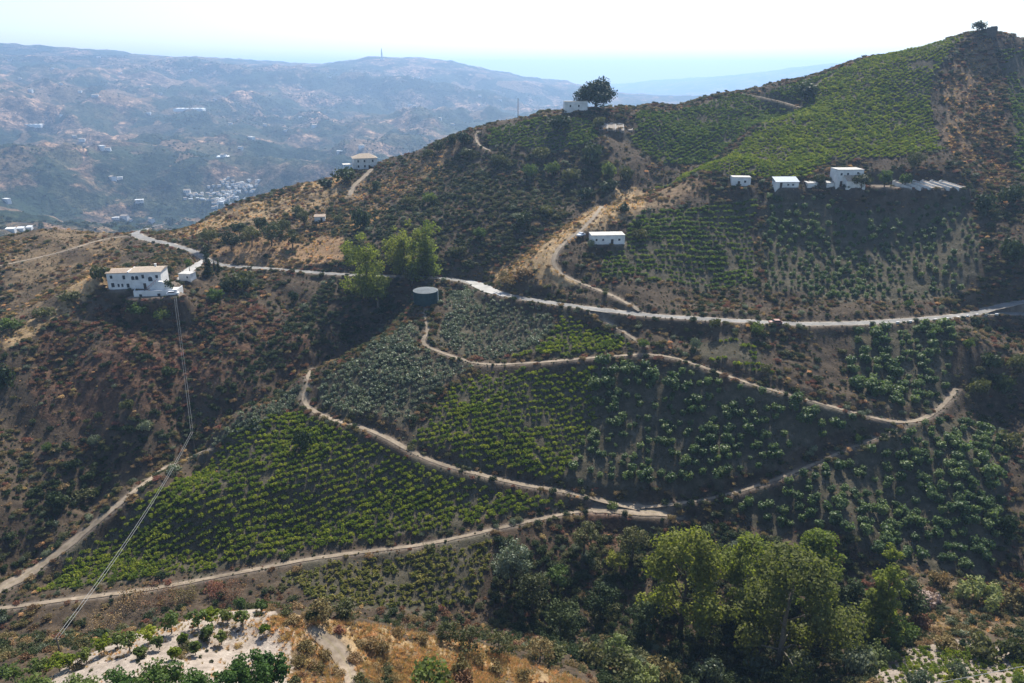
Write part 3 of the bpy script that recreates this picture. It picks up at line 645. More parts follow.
# ------------------------------------------------------------------ planted fields
rng = np.random.default_rng(11)
PL = {}
for k, (kind, ang, rg, pg, _) in FIELDS.items():
    poly = FP[k]; c, s = math.cos(math.radians(ang)), math.sin(math.radians(ang))
    q = np.stack([poly[:, 0]*c+poly[:, 1]*s, -poly[:, 0]*s+poly[:, 1]*c], -1)
    a, b = np.meshgrid(np.arange(q[:, 0].min(), q[:, 0].max(), pg), np.arange(q[:, 1].min(), q[:, 1].max(), rg)); a = a.ravel(); b = b.ravel()
    jit = 3.2 if kind.startswith('mango') else 1.0
    b = b+1.3*fbm(a, b, 30, 2)+rng.normal(size=len(b))*.18*jit; a = a+rng.normal(size=len(a))*.30*jit
    x = a*c-b*s; y = a*s+b*c
    jx_ = x+1.5*fbm(x, y, 9, 2); ok = inside(poly, jx_, y)
    ok &= gsample(ROADD, x, y) > {'mango': 2.0, 'mangos': 2.4, 'grey': 1.6}.get(kind, 2.3)
    thin = fbm(x+70, y, 14, 3); ok &= thin > {'strip': -.25, 'low': -.5, 'corner': -.45, 'orchard': -.5, 'shadeb': -.38}.get(k, -.62)
    ok &= rng.random(len(x)) > .09+.25*np.clip(fbm(x+9, y-9, 5, 2)-.15, 0, 1)
    x, y = x[ok], y[ok]; z = gsample(GZ, x, y)
    sc = (.78+.44*rng.random(len(x)))*(1+.35*fbm(x, y+33, 12, 2))
    pass
    if kind in ('mango', 'mangos'): sc *= .78+.55*np.clip(fbm(x+5, y, 9, 3)+.5, 0, 1)
    d = PL.setdefault(kind, {'P': [], 's': [], 'f': []})
    d['P'].append(np.c_[x, y, z]); d['s'].append(sc); d['f'] += [k]*len(x)
if True:
  for d in PL.values(): d['P'] = np.concatenate(d['P']); d['s'] = np.concatenate(d['s']); d['f'] = np.array(d['f'])
WHERE = {'spur':'on the long bright spur above the lowest track','wedge':'in the small wedge between the two forking tracks','middle':'in the middle field below the level track','strip':'in the sparse patch under the main road','shade':'in the shaded terrace field right of the flat white shed',
 'face':'on the big bright face below the hilltop ruin','back':'on the upper slope behind the crease right of the pine','brow':'on the brow left of the pine','edge':'on the far right slope beside the straw strip','low':'in the yellowing field below the lowest track','corner':'on pale soil in the lower right corner',
 'crest':'along the grey crest strip left of the spur','shoulder':'on the shoulder below the dark teal tank','tank':'on the slope right of the dark teal tank','bank':'on the bank below the main road at right',
 'orchard':'in the mixed orchard between the middle and lower tracks','hollow':'in the dense orchard of the lower right hollow','shadeb':'in the shaded orchard below the white farmhouse'}
VK = ['vine', 'vined', 'viney', 'vinex']
def split_top(kinds, radius, name, lab, cat, grp, lim=300, one=None):
    P = np.concatenate([PL[k]['P'] for k in kinds]); s = np.concatenate([PL[k]['s'] for k in kinds]); f = np.concatenate([PL[k]['f'] for k in kinds])
    kd = np.concatenate([[k]*len(PL[k]['s']) for k in kinds]); vis, u, v, dd = visible(P)
    app = np.where(vis, s*np.array([radius[k] for k in kd])/dd, 0); order = np.argsort(-app)[:lim]
    sel = np.zeros(len(P), bool); sel[order] = True; src = {}; vari = rng.integers(0, 3, len(P)); rz = rng.random(len(P))*6.283
    for i in order:
        k = kd[i]; o = place(name, KINDS[k][vari[i]], P[i]-np.array([0,0,.04]), float(s[i]), float(rz[i]), lab+' '+WHERE[f[i]], cat, grp+' '+WHERE[f[i]])
        src.setdefault((k, int(vari[i])), o)
    sources = []; base = {}
    for k in kinds:
        base[k] = len(sources)
        for q in range(3):
            if (k, q) in src: sources.append(src[(k, q)]); continue
            i = int(np.where((kd == k) & ~sel & vis)[0][q*7+3]); sel[i] = True   # the kind is too far off to rank: one of its plants still stands for it
            o = place(name, KINDS[k][q], P[i]-np.array([0,0,.04]), float(s[i]), float(rz[i]), lab+' '+WHERE[f[i]], cat, grp+' '+WHERE[f[i]]); sources.append(o)
    r = ~sel; idx = np.array([base[k] for k in kd[r]])+vari[r]
    return P[r]-np.array([0,0,.04]), rz[r], s[r], idx, sources
A = split_top(VK, {'vine':.8,'vined':.82,'viney':.66,'vinex':.72}, 'grapevine', 'low bushy grapevine', 'grapevine', 'grapevines')
scatter_stuff('vineyard_vines', 'rows of low green vines covering the terraced slopes', 'vineyard', *A)
A = split_top(['grey'], {'grey':.95}, 'young_olive_tree', 'small grey green bushy tree', 'tree', 'grey green bushes')
scatter_stuff('olive_planting', 'rows of small grey green bushes on the spur and bank', 'plantation', *A)
A = split_top(['mango', 'mangos'], {'mango':1.8, 'mangos':1.3}, 'orchard_tree', 'round dark green orchard tree', 'tree', 'orchard trees')
scatter_stuff('orchard_planting', 'dense planting of round dark green orchard trees', 'orchard', *A)

# ------------------------------------------------------------------ big trees, each with trunk, limbs and an uneven crown
def tree(name, label, cat, uv, H, R, mat, seed, style='round', bark='bark', leaves=2200, size=.42, group=None, sink=.3, base=None, trunk=.035, cb=.25):
    rng = np.random.default_rng(seed)
    p = base if base is not None else cast([uv])[0]
    t = thing(name, label, cat, (p[0], p[1], p[2]-sink), rng.random()*6.28, group)
    cs, rs = [], []
    if style == 'round':
        n = 26
        for k in range(n):
            d = rng.normal(size=3); d /= np.linalg.norm(d); q = .25+.55*rng.random()**.6
            cs.append(np.array([d[0]*R*q, d[1]*R*q, H*(cb+(1-cb)/2)+d[2]*H*(1-cb)*.40*q*1.25])); rs.append(R*(.22+.18*rng.random()))
    elif style == 'poplar':
        n = 60; spires = [(0,0,1)]+[(rng.normal()*R*.42, rng.normal()*R*.42, .72+.25*rng.random()) for _ in range(4)]
        for k in range(n):
            sx, sy, sh = spires[k % len(spires)]; f = .12+.84*rng.random()
            w = R*.42*math.sin(math.pi*min(1, .15+.85*(1-f)))**.7+.1
            cs.append(np.array([sx+rng.normal()*w*.5, sy+rng.normal()*w*.5, H*sh*f])); rs.append(R*(.24+.18*rng.random())*(1.2-.5*f))
    elif style == 'gum':
        n = 52
        for k in range(n):
            a = rng.random()*6.283; f = rng.random()**.85
            q = R*(.35+.6*rng.random())*math.sin(math.pi*(.18+.74*f))
            cs.append(np.array([math.cos(a)*q, math.sin(a)*q, H*(cb+(.97-cb)*f)])); rs.append(R*(.15+.17*rng.random()))
    elif style == 'pine':
        n = 54
        for k in range(n):
            d = rng.normal(size=3); d /= np.linalg.norm(d); d[2] = abs(d[2])*1.05-.38; q = .25+.58*rng.random()
            cs.append(np.array([d[0]*R*q, d[1]*R*q, H*.44+d[2]*H*.58*q])); rs.append(R*(.27+.15*rng.random()))
    elif style == 'cypress':
        n = 18
        for k in range(n):
            f = (k+.5)/n; cs.append(np.array([rng.normal()*.12*R, rng.normal()*.12*R, H*(.06+.9*f)])); rs.append(R*(1.02-.85*f**1.6)*(.75+.3*rng.random()))
    elif style == 'reed':
        n = 24
        for k in range(n):
            a = rng.random()*6.283; q = R*math.sqrt(rng.random())*.85; cs.append(np.array([math.cos(a)*q, math.sin(a)*q, H*(.25+.5*rng.random()*(1-.4*q/R))])); rs.append(R*(.16+.12*rng.random()))
    tot = sum(r*r for r in rs); ne = [max(10, int(leaves*r*r/tot)) for r in rs]
    Vv, F = leaf_cloud(cs, rs, ne, size, rng, squash=(1,1,1.7 if style == 'reed' else .82), shell=.25)
    Vv[:, 2] = np.maximum(Vv[:, 2], .1)
    link('crown', qmesh('crown', Vv, F, M[mat]), t)
    b = MB(); r0 = H*trunk
    top = H*(.8 if style not in ('pine', 'round') else .6)
    bend = [rng.normal()*R*.06 for _ in range(4)]
    pts = [(0,0,-1.0),(bend[0]*.3,bend[1]*.3,top*.25),(bend[0],bend[1],top*.55),(bend[0]+bend[2],bend[1]+bend[3],top)]
    b.tube(pts, [r0*1.25, r0*.85, r0*.6, r0*.18], 7)
    for k in rng.permutation(len(cs))[:9 if style in ('gum', 'round', 'pine') else 5]:
        c = cs[k]; f = min(.9, max(.2, (c[2]-R*.55)/top)); a = np.array(pts[1])*(1-f)+np.array(pts[3])*f; a[2] = top*f
        mid = (a+c)/2+np.array([0, 0, R*.06]); b.tube([a, mid, c], [r0*.42*(1.1-f), r0*.26, r0*.08], 5)
    b.build('trunk', M[bark], t, True)
    return t
# ------------------------------------------------------------------ shrubs that stand out singly: picture position of the foot, width and height in pixels
SHRUBS = [
 (8,388,30,28,'s_dark','round dark green shrub at the left edge of the brown slope'),
 (302,449,22,20,'s_dark','round dark shrub standing alone in the bright spur vineyard'),
 (243,292,34,26,'s_olive','wide olive shrub below the road right of the white house'),
 (224,292,14,12,'s_dark','dark shrub under the cypresses right of the white house'),
 (216,300,20,14,'s_bright','bright green shrub on the slope right of the terrace wall'),
 (168,290,14,12,'s_dark','dark shrub tucked behind the terrace corner of the white house'),
 (140,316,24,14,'s_bright','green shrub just below the terrace wall of the white house'),
 (163,322,20,13,'s_bright','small green shrub right below the terrace corner'),
 (294,302,12,13,'s_dark','small dark shrub between the two rust patches under the road'),
 (102,282,22,22,'s_olive','olive green shrub against the left wall of the white house'),
 (70,302,24,13,'s_olive','olive shrub on the tan crest left of the white house'),
 (45,317,24,12,'s_olive','olive shrub further down the tan crest at left'),
 (12,330,30,14,'s_bright','green shrub on the crest by the left edge'),
 (170,378,18,14,'s_dark','dark shrub beside the cable on the brown slope'),
 (127,410,16,14,'s_olive','olive shrub in the middle of the brown slope'),
 (95,445,14,12,'s_grey','grey green shrub low on the brown slope'),
 (110,452,12,9,'s_olive','small olive shrub near the foot of the brown slope'),
 (48,452,12,10,'s_bright','small bright green shrub near the foot of the left slope'),
 (145,432,15,13,'s_grey','grey shrub left of the cable low on the brown slope'),
 (75,470,16,12,'s_dark','dark shrub in the ravine left of the bare path'),
 (60,505,24,16,'s_dark','dark green thicket above the bare crest path'),
 (85,500,22,14,'s_olive','olive thicket bordering the bare crest path'),
 (175,474,18,12,'s_grey','grey shrub at the upper end of the bare crest path'),
 (361,229,24,24,'s_dark','dark round shrub on the tan terrace left of the poplars'),
 (297,215,14,12,'s_olive','olive shrub on the terrace edge near the tiny white hut'),
 (338,223,14,12,'s_olive','round olive shrub right of the tiny white hut'),
 (377,262,16,14,'s_olive','olive shrub between the two poplars by the road'),
 (460,255,16,12,'s_olive','olive shrub on the dark slope right of the tall poplar'),
 (481,238,16,12,'s_bright','green shrub on the dark slope above the road bend'),
 (430,205,16,13,'s_bright','green shrub high on the dark slope above the tall poplar'),
 (377,190,12,10,'s_dark','small dark shrub below the ridge house'),
 (410,205,18,13,'s_olive','olive shrub on the slope below the ridge house'),
 (440,152,16,12,'s_dark','dark shrub on the ridge line left of the curving track'),
 (453,146,14,12,'s_dark','dark shrub on the ridge close to the curving track'),
 (464,146,20,15,'s_dark','wide dark shrub beside the curving ridge track'),
 (428,157,12,10,'s_olive','olive shrub on the ridge right of the ridge house'),
 (468,158,20,13,'s_olive','olive shrub below the curving ridge track'),
 (500,165,20,14,'s_olive','olive shrub below the brow vineyard'),
 (540,160,24,16,'s_olive','broad olive shrub under the brow vineyard'),
 (530,178,18,14,'s_bright','green shrub on the wooded slope below the brow vineyard'),
 (552,175,20,15,'s_bright','bright shrub on the wooded slope left of the gully'),
 (572,182,22,16,'s_olive','olive shrub on the wooded slope near the gully'),
 (608,178,22,18,'s_bright','bright green shrub below the drying beds by the pine'),
 (627,182,20,22,'s_olive','tall olive shrub in the gully below the pine'),
 (610,192,24,14,'s_dark','dark shrub at the head of the farm track'),
 (585,200,22,14,'s_dark','dark shrub in the gully left of the farm track'),
 (548,215,20,14,'s_olive','olive shrub in the gully above the farm track bend'),
 (525,225,22,15,'s_dark','dark shrub in the shaded gully above the road bend'),
 (590,165,30,24,'s_dark','broad dark shrub on the slope directly under the pine'),
 (560,130,26,16,'s_dark','dark shrub on the brow left of the small white house'),
 (598,128,16,14,'s_olive','olive shrub right below the small white house'),
 (640,240,16,13,'s_olive','olive shrub against the right end of the flat white shed'),
 (638,228,10,10,'s_dark','small dark shrub behind the flat white shed'),
 (625,212,16,10,'s_dark','dark shrub right of the farm track top'),
 (591,248,10,9,'s_grey','small grey shrub at the left end of the flat white shed'),
 (508,285,26,16,'s_broom','tan green shrub on the bank beside the road bend'),
 (525,277,22,14,'s_broom','tan shrub on the nose above the road bend'),
 (643,350,13,11,'s_bright','bright green shrub where the forking tracks meet'),
 (696,350,13,14,'s_grey','grey shrub under the road left of the sparse vines'),
 (714,328,14,13,'s_olive','olive shrub on the lower road edge'),
 (757,335,18,15,'s_bright','bright green shrub on the verge near the maroon car'),
 (765,372,14,12,'s_olive','olive shrub above the middle track'),
 (908,308,14,10,'s_bright','green shrub on the bank above the white parapet'),
 (948,303,12,9,'s_broom','tan shrub on the bank above the road at right'),
 (968,350,14,14,'s_bright','bright green shrub below the road at right'),
 (935,335,14,10,'s_bright','green shrub on the outer road edge at right'),
 (858,442,12,10,'s_bright','bright shrub beside the joining tracks at right'),
 (612,509,14,7,'s_bright','bright green shrub on the corner of the pale turnout'),
 (818,184,15,12,'s_olive','olive shrub between the blue roofed shed and the farmhouse'),
 (805,100,34,18,'s_dark','dark thicket in the crease above the bright face'),
 (345,182,28,16,'s_dark','large dark thicket on the ridge left of the ridge house'),
 (325,188,20,11,'s_dark','dark thicket further down the ridge line'),
 (172,226,14,9,'s_dark','dark shrub by the road at the foot of the tan ridge'),
 (860,672,36,30,'s_grey','round grey green shrub below the columnar poplar'),
 (915,690,30,26,'s_grey','grey green shrub in the lower right vineyard'),
 (955,680,22,26,'s_grey','grey shrub standing among the lower right vines'),
 (985,658,40,30,'s_olive','large olive shrub in the lower right corner'),
 (1010,656,38,30,'s_olive','olive shrub by the right edge above the wire'),
 (1020,690,26,20,'s_bright','bright green shrub at the bottom right edge'),
 (430,690,46,34,'s_bright','bright green round shrub beside the sandy track'),
 (452,694,20,20,'s_bright','small green shrub right of the bright round shrub'),
 (370,652,22,20,'s_broom','dark tan broom shrub above the fork of the sandy track'),
 (384,653,20,16,'s_broom','tan broom shrub beside the track fork'),
 (308,652,24,16,'s_broom','round tan broom shrub left of the sandy track'),
 (326,660,18,16,'s_broom','tan broom shrub by the left rut of the track'),
 (300,666,20,15,'s_broom','tan broom shrub low on the left of the track'),
 (318,672,18,13,'s_broom','small broom shrub in the left foreground straw'),
 (282,672,16,14,'s_broom','broom shrub at the edge of the dark green thicket'),
 (398,636,16,14,'s_broom','small broom shrub on the golden brow'),
 (422,642,18,13,'s_broom','broom shrub on the golden brow right of the track'),
 (460,672,26,22,'s_broom','tan broom shrub right of the green shrub'),
 (478,664,18,16,'s_broom','small broom shrub on the golden slope'),
 (462,684,26,20,'s_rust','brown dry shrub at the bottom on the golden slope'),
 (495,672,20,16,'s_broom','broom shrub further right on the golden slope'),
 (524,680,22,16,'s_broom','broom shrub near the end of the golden slope'),
 (340,634,14,11,'s_rust','brown tuft shrub behind the bend of the sandy track'),
 (240,610,18,16,'s_bright','small green shrub at the rear of the pale plot'),
 (205,640,14,10,'s_dark','low dark shrub among the young trees'),
 (660,679,44,30,'s_broom','tan willow shrub at the bottom centre'),
 (620,676,40,30,'s_olive','olive willow shrub at the bottom centre'),
 (705,682,36,30,'s_grey','grey green shrub below the tall trees'),
 (590,664,34,26,'s_olive','olive shrub right of the golden slope'),
 (555,664,30,22,'s_olive','olive shrub at the end of the golden slope'),
 (720,668,28,24,'s_olive','olive shrub in front of the big gum tree'),
 (760,676,34,26,'s_grey','grey shrub at the foot of the big gum tree'),
 (800,672,30,24,'s_grey','grey green shrub right of the big gum tree foot'),
 (940,585,24,20,'s_broom','brown bush right of the dark tree in the hollow'),
 (905,640,26,20,'s_bright','bright green shrub under the columnar poplar'),
 (948,648,28,16,'s_broom','tan shrub at the upper edge of the lower right vines'),
 (920,628,24,18,'s_rust','rust brown shrub below the bleached plumes'),
 (1016,600,26,30,'s_rust','rust brown shrub by the right edge'),
 (1008,540,26,30,'s_dark','dark tree like shrub at the right edge of the hollow'),
 (1010,450,28,24,'s_olive','olive shrub beside the orchard at the right edge'),
 (975,395,26,22,'s_olive','olive shrub where the track ends at right'),
 (1000,395,26,24,'s_dark','dark shrub by the track end at the right edge'),
 (990,370,24,20,'s_dark','dark shrub below the right road bend'),
 (1015,370,24,22,'s_olive','olive shrub below the road at the right edge'),
 (985,215,28,24,'s_dark','dark thicket at the right end of the farm terrace'),
 (1010,205,28,22,'s_dark','dark thicket by the right edge below the straw strip'),
 (1010,260,30,24,'s_dark','dark thicket in the shaded right gully'),
]
def crest(u, dv=1.0):                                 # the near skyline above picture column u
    vv_ = np.arange(5, 260, .5); h = cast(np.c_[np.full(len(vv_), u), vv_]); ok = np.hypot(h[:, 0], h[:, 1]) < 470
    return (u, float(vv_[np.argmax(ok)])+dv)
def px_size(p): return FPX/max(1, p[1]*CP-(p[2]-CAMZ)*SP)
SPOS = cast([(min(max(u, 1), 1040), v) for u, v, *_ in SHRUBS]); SRC = {}
for i, ((u, v, w, h, k, lab), p) in enumerate(zip(SHRUBS, SPOS)):
    s = px_size(p); me = KINDS[k][i % len(KINDS[k])]; rx = w/s/2/.95; rz_ = h/s/1.1
    o = place('shrub', me, (p[0], p[1], p[2]-.12), (rx, rx, min(rz_, rx*1.9)), rng.random()*6.28, lab, 'shrub', 'single shrubs on the slopes'); SRC.setdefault((k, i % len(KINDS[k])), o)

# ------------------------------------------------------------------ trees
def T(name, label, uv, hpx, wpx, mat, seed, style, **kw):
    p = cast([uv])[0]; s = px_size(p)
    return tree(name, label, 'tree', uv, hpx/s, wpx/s/2, mat, seed, style, base=p, **kw)
T('gum_tree', 'tall yellow green tree right below the pale track turnout', (680,632), 118, 96, 'l_poplar', 1, 'gum', leaves=9000, size=.62, trunk=.022, cb=.10)
T('gum_tree', 'large spreading olive green tree with pale trunk, biggest in the ravine', (778,668), 136, 128, 'l_gum', 2, 'gum', leaves=12000, size=.60, bark='palebark', trunk=.022, cb=.10)
T('poplar_tree', 'bright yellow green tree behind the big spreading gum tree', (745,628), 112, 78, 'l_poplar', 3, 'gum', leaves=7500, size=.6, trunk=.02, cb=.10)
T('poplar_tree', 'bright green tree top at the right shoulder of the big gum tree', (808,610), 92, 62, 'l_poplar', 4, 'gum', leaves=6000, size=.58, trunk=.02, cb=.10)
T('poplar_tree', 'slender columnar poplar right of the big spreading gum tree', (878,640), 114, 40, 'l_poplar', 5, 'poplar', leaves=6500, size=.5, trunk=.014)
T('poplar_tree', 'short narrow green poplar at the foot of the columnar one', (891,650), 44, 24, 'l_bright', 6, 'poplar', leaves=1200, size=.42, trunk=.02)
T('dark_tree', 'round dark evergreen tree right of the columnar poplar', (902,622), 54, 44, 'l_dark', 7, 'round', leaves=2200, size=.5)
T('dark_tree', 'dark tree filling the gap right of the big gum tree', (850,630), 60, 44, 'l_dark', 37, 'round', leaves=2200, size=.5)
T('willow_tree', 'grey green tree on the left side of the dark ravine', (512,588), 54, 44, 'l_grey', 8, 'round', leaves=2600, size=.46)
T('willow_tree', 'dull grey green tree beside the low yellowing vineyard', (532,612), 50, 44, 'l_olive', 9, 'round', leaves=2200, size=.46)
T('small_tree', 'small bright yellow green tree in the dark ravine', (558,592), 34, 24, 'l_bright', 10, 'round', leaves=900, size=.42)
T('small_tree', 'olive green tree under the left end of the pale turnout', (584,556), 40, 34, 'l_olive', 11, 'round', leaves=1500, size=.44)
T('small_tree', 'olive tree just below the pale turnout', (632,560), 42, 36, 'l_olive', 12, 'round', leaves=1500, size=.44)
T('small_tree', 'yellow green small tree hanging over the ravine below the turnout', (616,576), 30, 26, 'l_poplar', 13, 'round', leaves=900, size=.44)
T('small_tree', 'dark tree deep in the ravine left of the tall trees', (600,622), 44, 40, 'l_dark', 14, 'round', leaves=1700, size=.46)
T('small_tree', 'dark tree in the ravine bottom below the grey willow', (560,634), 40, 40, 'l_dark', 15, 'round', leaves=1700, size=.46)
T('small_tree', 'dark tree at the foot of the tall yellow green tree', (645,640), 44, 40, 'l_dark', 16, 'round', leaves=1700, size=.46)
T('small_tree', 'dark tree between the two biggest ravine trees', (728,648), 50, 46, 'l_dark', 17, 'round', leaves=1900, size=.46)
T('small_tree', 'pale green willow in front of the ravine trees', (618,662), 34, 30, 'l_reed', 18, 'round', leaves=1400, size=.36)
T('poplar_tree', 'full leaved poplar left of the tall pair above the ravine', (366,300), 70, 46, 'l_poplar', 20, 'poplar', leaves=7000, size=.6, trunk=.02)
T('poplar_tree', 'tall poplar nearest to the dark teal tank', (428,276), 60, 38, 'l_poplar', 21, 'poplar', leaves=6000, size=.6, trunk=.02)
T('poplar_tree', 'tall poplar left of its twin by the road', (405,276), 58, 34, 'l_poplar', 22, 'poplar', leaves=6000, size=.6, trunk=.02)
T('small_tree', 'low green tree at the foot of the twin poplars', (412,286), 24, 26, 'l_olive', 23, 'round', leaves=900, size=.5)
T('small_tree', 'leafy tree leaning down the bank under the left poplar', (378,310), 40, 26, 'l_poplar', 24, 'round', leaves=1200, size=.5)
T('pine_tree', 'big dark umbrella pine on the ridge beside the small white house', crest(596, 1.5), 34, 44, 'l_pine', 25, 'pine', leaves=11000, size=.75, trunk=.045)
T('cypress_tree', 'tall dark cypress by the road fork near the white house', (209,276), 36, 10, 'l_dark', 26, 'cypress', leaves=1500, size=.4)
T('cypress_tree', 'short dark cypress right of the tall one', (219,272), 16, 5, 'l_dark', 27, 'cypress', leaves=600, size=.32)
T('cypress_tree', 'smallest dark cypress by the road', (215,271), 12, 4, 'l_dark', 28, 'cypress', leaves=500, size=.3)
T('palm_like_tree', 'small slender tree beside the forecourt of the white house', (190,272), 14, 8, 'l_bright', 29, 'round', leaves=500, size=.34, cb=.5)
for j, (u, v, h, w, lab) in enumerate([(293,249,22,20,'round dark olive tree on the orange terrace, rightmost of its row'),(272,246,24,26,'large dark olive tree in the middle of the terrace row'),(252,247,22,24,'dark olive tree on the orange terrace above the road'),(232,250,20,22,'dark olive tree left in the terrace row'),
   (209,248,22,20,'dark olive tree at the left end of the terrace row'),(262,232,16,18,'dark olive tree behind the terrace row'),(283,234,16,20,'dark olive tree high behind the terrace row'),(240,236,14,16,'smaller dark olive tree behind the left of the terrace row'),(305,226,16,16,'dark olive tree near the tiny white hut')]):
    T('olive_tree', lab, (u, v), h, w, 'l_dark' if j % 2 else 'l_olive', 40+j, 'round', leaves=1100, size=.5)
T('small_tree', 'olive green tree in front of the right white farmhouse', (861,191), 17, 22, 'l_olive', 51, 'round', leaves=1200, size=.5)
T('small_tree', 'bright green tree right of the white farmhouse', (884,187), 18, 17, 'l_bright', 52, 'round', leaves=1100, size=.5)
T('small_tree', 'green tree beside the canvas drying beds on the farm terrace', (904,187), 14, 15, 'l_bright', 53, 'round', leaves=1000, size=.5)
T('small_tree', 'olive tree on the bank above the farm terrace', (914,172), 20, 22, 'l_olive', 54, 'round', leaves=1100, size=.5)
T('small_tree', 'dark bushy tree beside the hilltop ruin', crest(979, .8), 13, 17, 'l_dark', 55, 'round', leaves=900, size=.55)
# foreground plot: young fruit trees and thicket
YOUNG = [(105,654,24,20),(87,664,22,18),(130,652,26,20),(150,644,22,22),(172,634,26,24),(198,628,24,22),(213,626,22,18),(228,622,18,16),(243,625,20,17),(184,645,16,12),(196,656,18,14),(208,640,18,16),(176,660,16,14),(160,650,18,14),(118,648,18,16),(60,672,22,22),(40,676,22,24),(16,684,26,26),(72,668,18,16),(262,612,16,14),(222,645,18,13),(265,635,14,12),(142,658,16,14)]
for j, (u, v, h, w) in enumerate(YOUNG):
    nth = ['leftmost','left','left centre','centre','right centre','rightmost'][min(5, int(u/48))]
    T('young_fruit_tree', 'young light green fruit tree on the pale plot, %s%s' % (nth, ', back row' if v < 640 else (', front row' if v > 655 else ', middle row')), (u, v), h, w, 'l_bright' if j % 3 else 'l_vine', 60+j, 'round', leaves=420, size=.34, group='young fruit trees on the pale plot', trunk=.03, cb=.35)
for j, (u, v, h, w, lab) in enumerate([(120,702,36,56,'dark green bushy tree at the bottom left'),(160,700,40,60,'dark green bushy tree in the bottom thicket, left of its middle'),(195,702,32,50,'dark green bushy tree in the middle of the bottom thicket'),(250,692,46,50,'tall dark green bushy tree at the right end of the bottom thicket'),(272,686,40,36,'dark green bushy tree next to the broom shrubs'),(225,700,32,40,'low dark green bushy tree between its taller neighbours'),(75,704,30,50,'low bright bushy tree at the bottom left corner'),(30,706,30,50,'bright bushy tree in the bottom left corner')]):
    T('carob_tree', lab, (u, v), h, w, 'l_bright' if j > 5 else 'l_carob', 90+j, 'round', leaves=2600, size=.30, cb=.08)
for j, (u, v, h, w, lab) in enumerate([(322,620,24,30,'bare branched olive tree left on the golden brow'),(345,618,20,34,'wide thin olive tree behind the golden brow'),(540,662,28,36,'thin olive tree in the middle of the golden brow'),(470,650,26,32,'thin dark stemmed olive tree right of the track on the brow'),(448,642,24,30,'sparse olive tree on the golden brow'),(500,655,28,32,'sparse olive tree far right on the golden brow')]):
    T('almond_tree', lab, (u, v), h, w, 'l_broom' if j in (0, 2) else 'l_olive', 110+j, 'gum', leaves=650, size=.34, cb=.3, trunk=.035)
T('reed_clump', 'pale green reed clump below the dense orchard at right', (978,604), 34, 46, 'l_reed', 120, 'reed', leaves=2600, size=.5, trunk=.01)
T('reed_clump', 'yellowing reed clump at the right edge', (1005,606), 30, 36, 'l_broom', 121, 'reed', leaves=1800, size=.5, trunk=.01)
T('reed_clump', 'bleached pampas plumes beside the dark tree in the hollow', (926,606), 20, 28, 'l_pampas', 122, 'reed', leaves=1200, size=.42, trunk=.01)
T('reed_clump', 'pale reed clump in the ravine mouth at the bottom', (640,684), 30, 40, 'l_reed', 123, 'reed', leaves=1600, size=.42, trunk=.01)
T('reed_clump', 'pale yellow green clump left of the lower right vines', (880,664), 24, 34, 'l_reed', 124, 'reed', leaves=1200, size=.4, trunk=.01)
for j, (u, v, h, w, lab) in enumerate([(130,606,20,40,'bare brown bush below the lowest track at left'),(160,606,26,48,'wide bare brown bush behind the pale plot'),(185,600,20,36,'bare brown bush under the lowest track'),(235,600,24,36,'grey brown leafless bush behind the young trees'),(105,632,26,40,'grey leafless bush left of the young trees'),(215,596,18,26,'small bare bush under the lowest track')]):
    T('bare_bush', lab, (u, v), h, w, 'l_rust' if j % 2 else 'l_broom', 130+j, 'round', leaves=900, size=.24, cb=.05, trunk=.012)

# ------------------------------------------------------------------ wild scrub, dry grass
def wild(n, x0, x1, y0, y1):
    x = rng.uniform(x0, x1, n); y = rng.uniform(y0, y1, n); a = np.arctan2(x, y); ok = (np.abs(a) < math.radians(43)) & (gsample(NEARMASK.astype(float), x, y) > .5)
    return x[ok], y[ok]
def zin(names, x, y, pool=ZONES):
    m = np.zeros(len(x), bool)
    for k in names: m |= inside(pool[k], x, y)
    return m
def grow(n, box, prob, r0, r1, kinds, name, label, cat, clear=.6, infield=.0):
    x, y = wild(n, *box); p, kp = prob(x, y)
    ok = (rng.random(len(x)) < p) & (gsample(ROADD, x, y) > clear) & (gsample(PADD, x, y) > .2) & (~zin(FP.keys(), x, y, FP) | (rng.random(len(x)) < infield))
    x, y = x[ok], y[ok]; kp = kp[ok]; s = r0+(r1-r0)*rng.random(len(x))**2.2
    srcs = [SRC.get((k, j)) for k in kinds for j in range(2)]
    idx = kp*2+rng.integers(0, 2, len(x)); z = gsample(GZ, x, y)-.08*s
    scatter_stuff(name, label, cat, np.c_[x, y, z], rng.random(len(x))*6.28, s, idx, srcs)
    print(name, len(x))
for k in ('s_dark', 's_olive', 's_rust', 's_broom', 's_bright', 's_grey', 's_straw'):
    for j in range(2):
        if (k, j) not in SRC:
            p = cast([(90+60*j+37*(hash_ % 5), 350+25*j)])[0] if False else cast([({'s_rust': 120, 's_straw': 545, 's_bright': 470, 's_grey': 190}.get(k, 200)+24*j, {'s_rust': 350, 's_straw': 672, 's_bright': 262, 's_grey': 520}.get(k, 340)+6*j)])[0]
            SRC[(k, j)] = place('shrub', KINDS[k][j], (p[0], p[1], p[2]-.1), 1.2, 1.0+j, {'s_rust': 'rust brown shrub on the brown slope below the white house', 's_straw': 'pale straw coloured shrub at the end of the golden slope'}.get(k, 'low shrub on the slope')+(', the right one of two' if j else ', the left one of two'), 'shrub', 'single shrubs on the slopes')
KL = ['s_dark', 's_olive', 's_rust', 's_broom', 's_straw', 's_grey']
def pick(x, w):                                       # weights (n,6) -> kind
    w = w/w.sum(1)[:, None]; c = np.cumsum(w, 1); return (rng.random(len(x))[:, None] > c).sum(1).clip(0, 5)
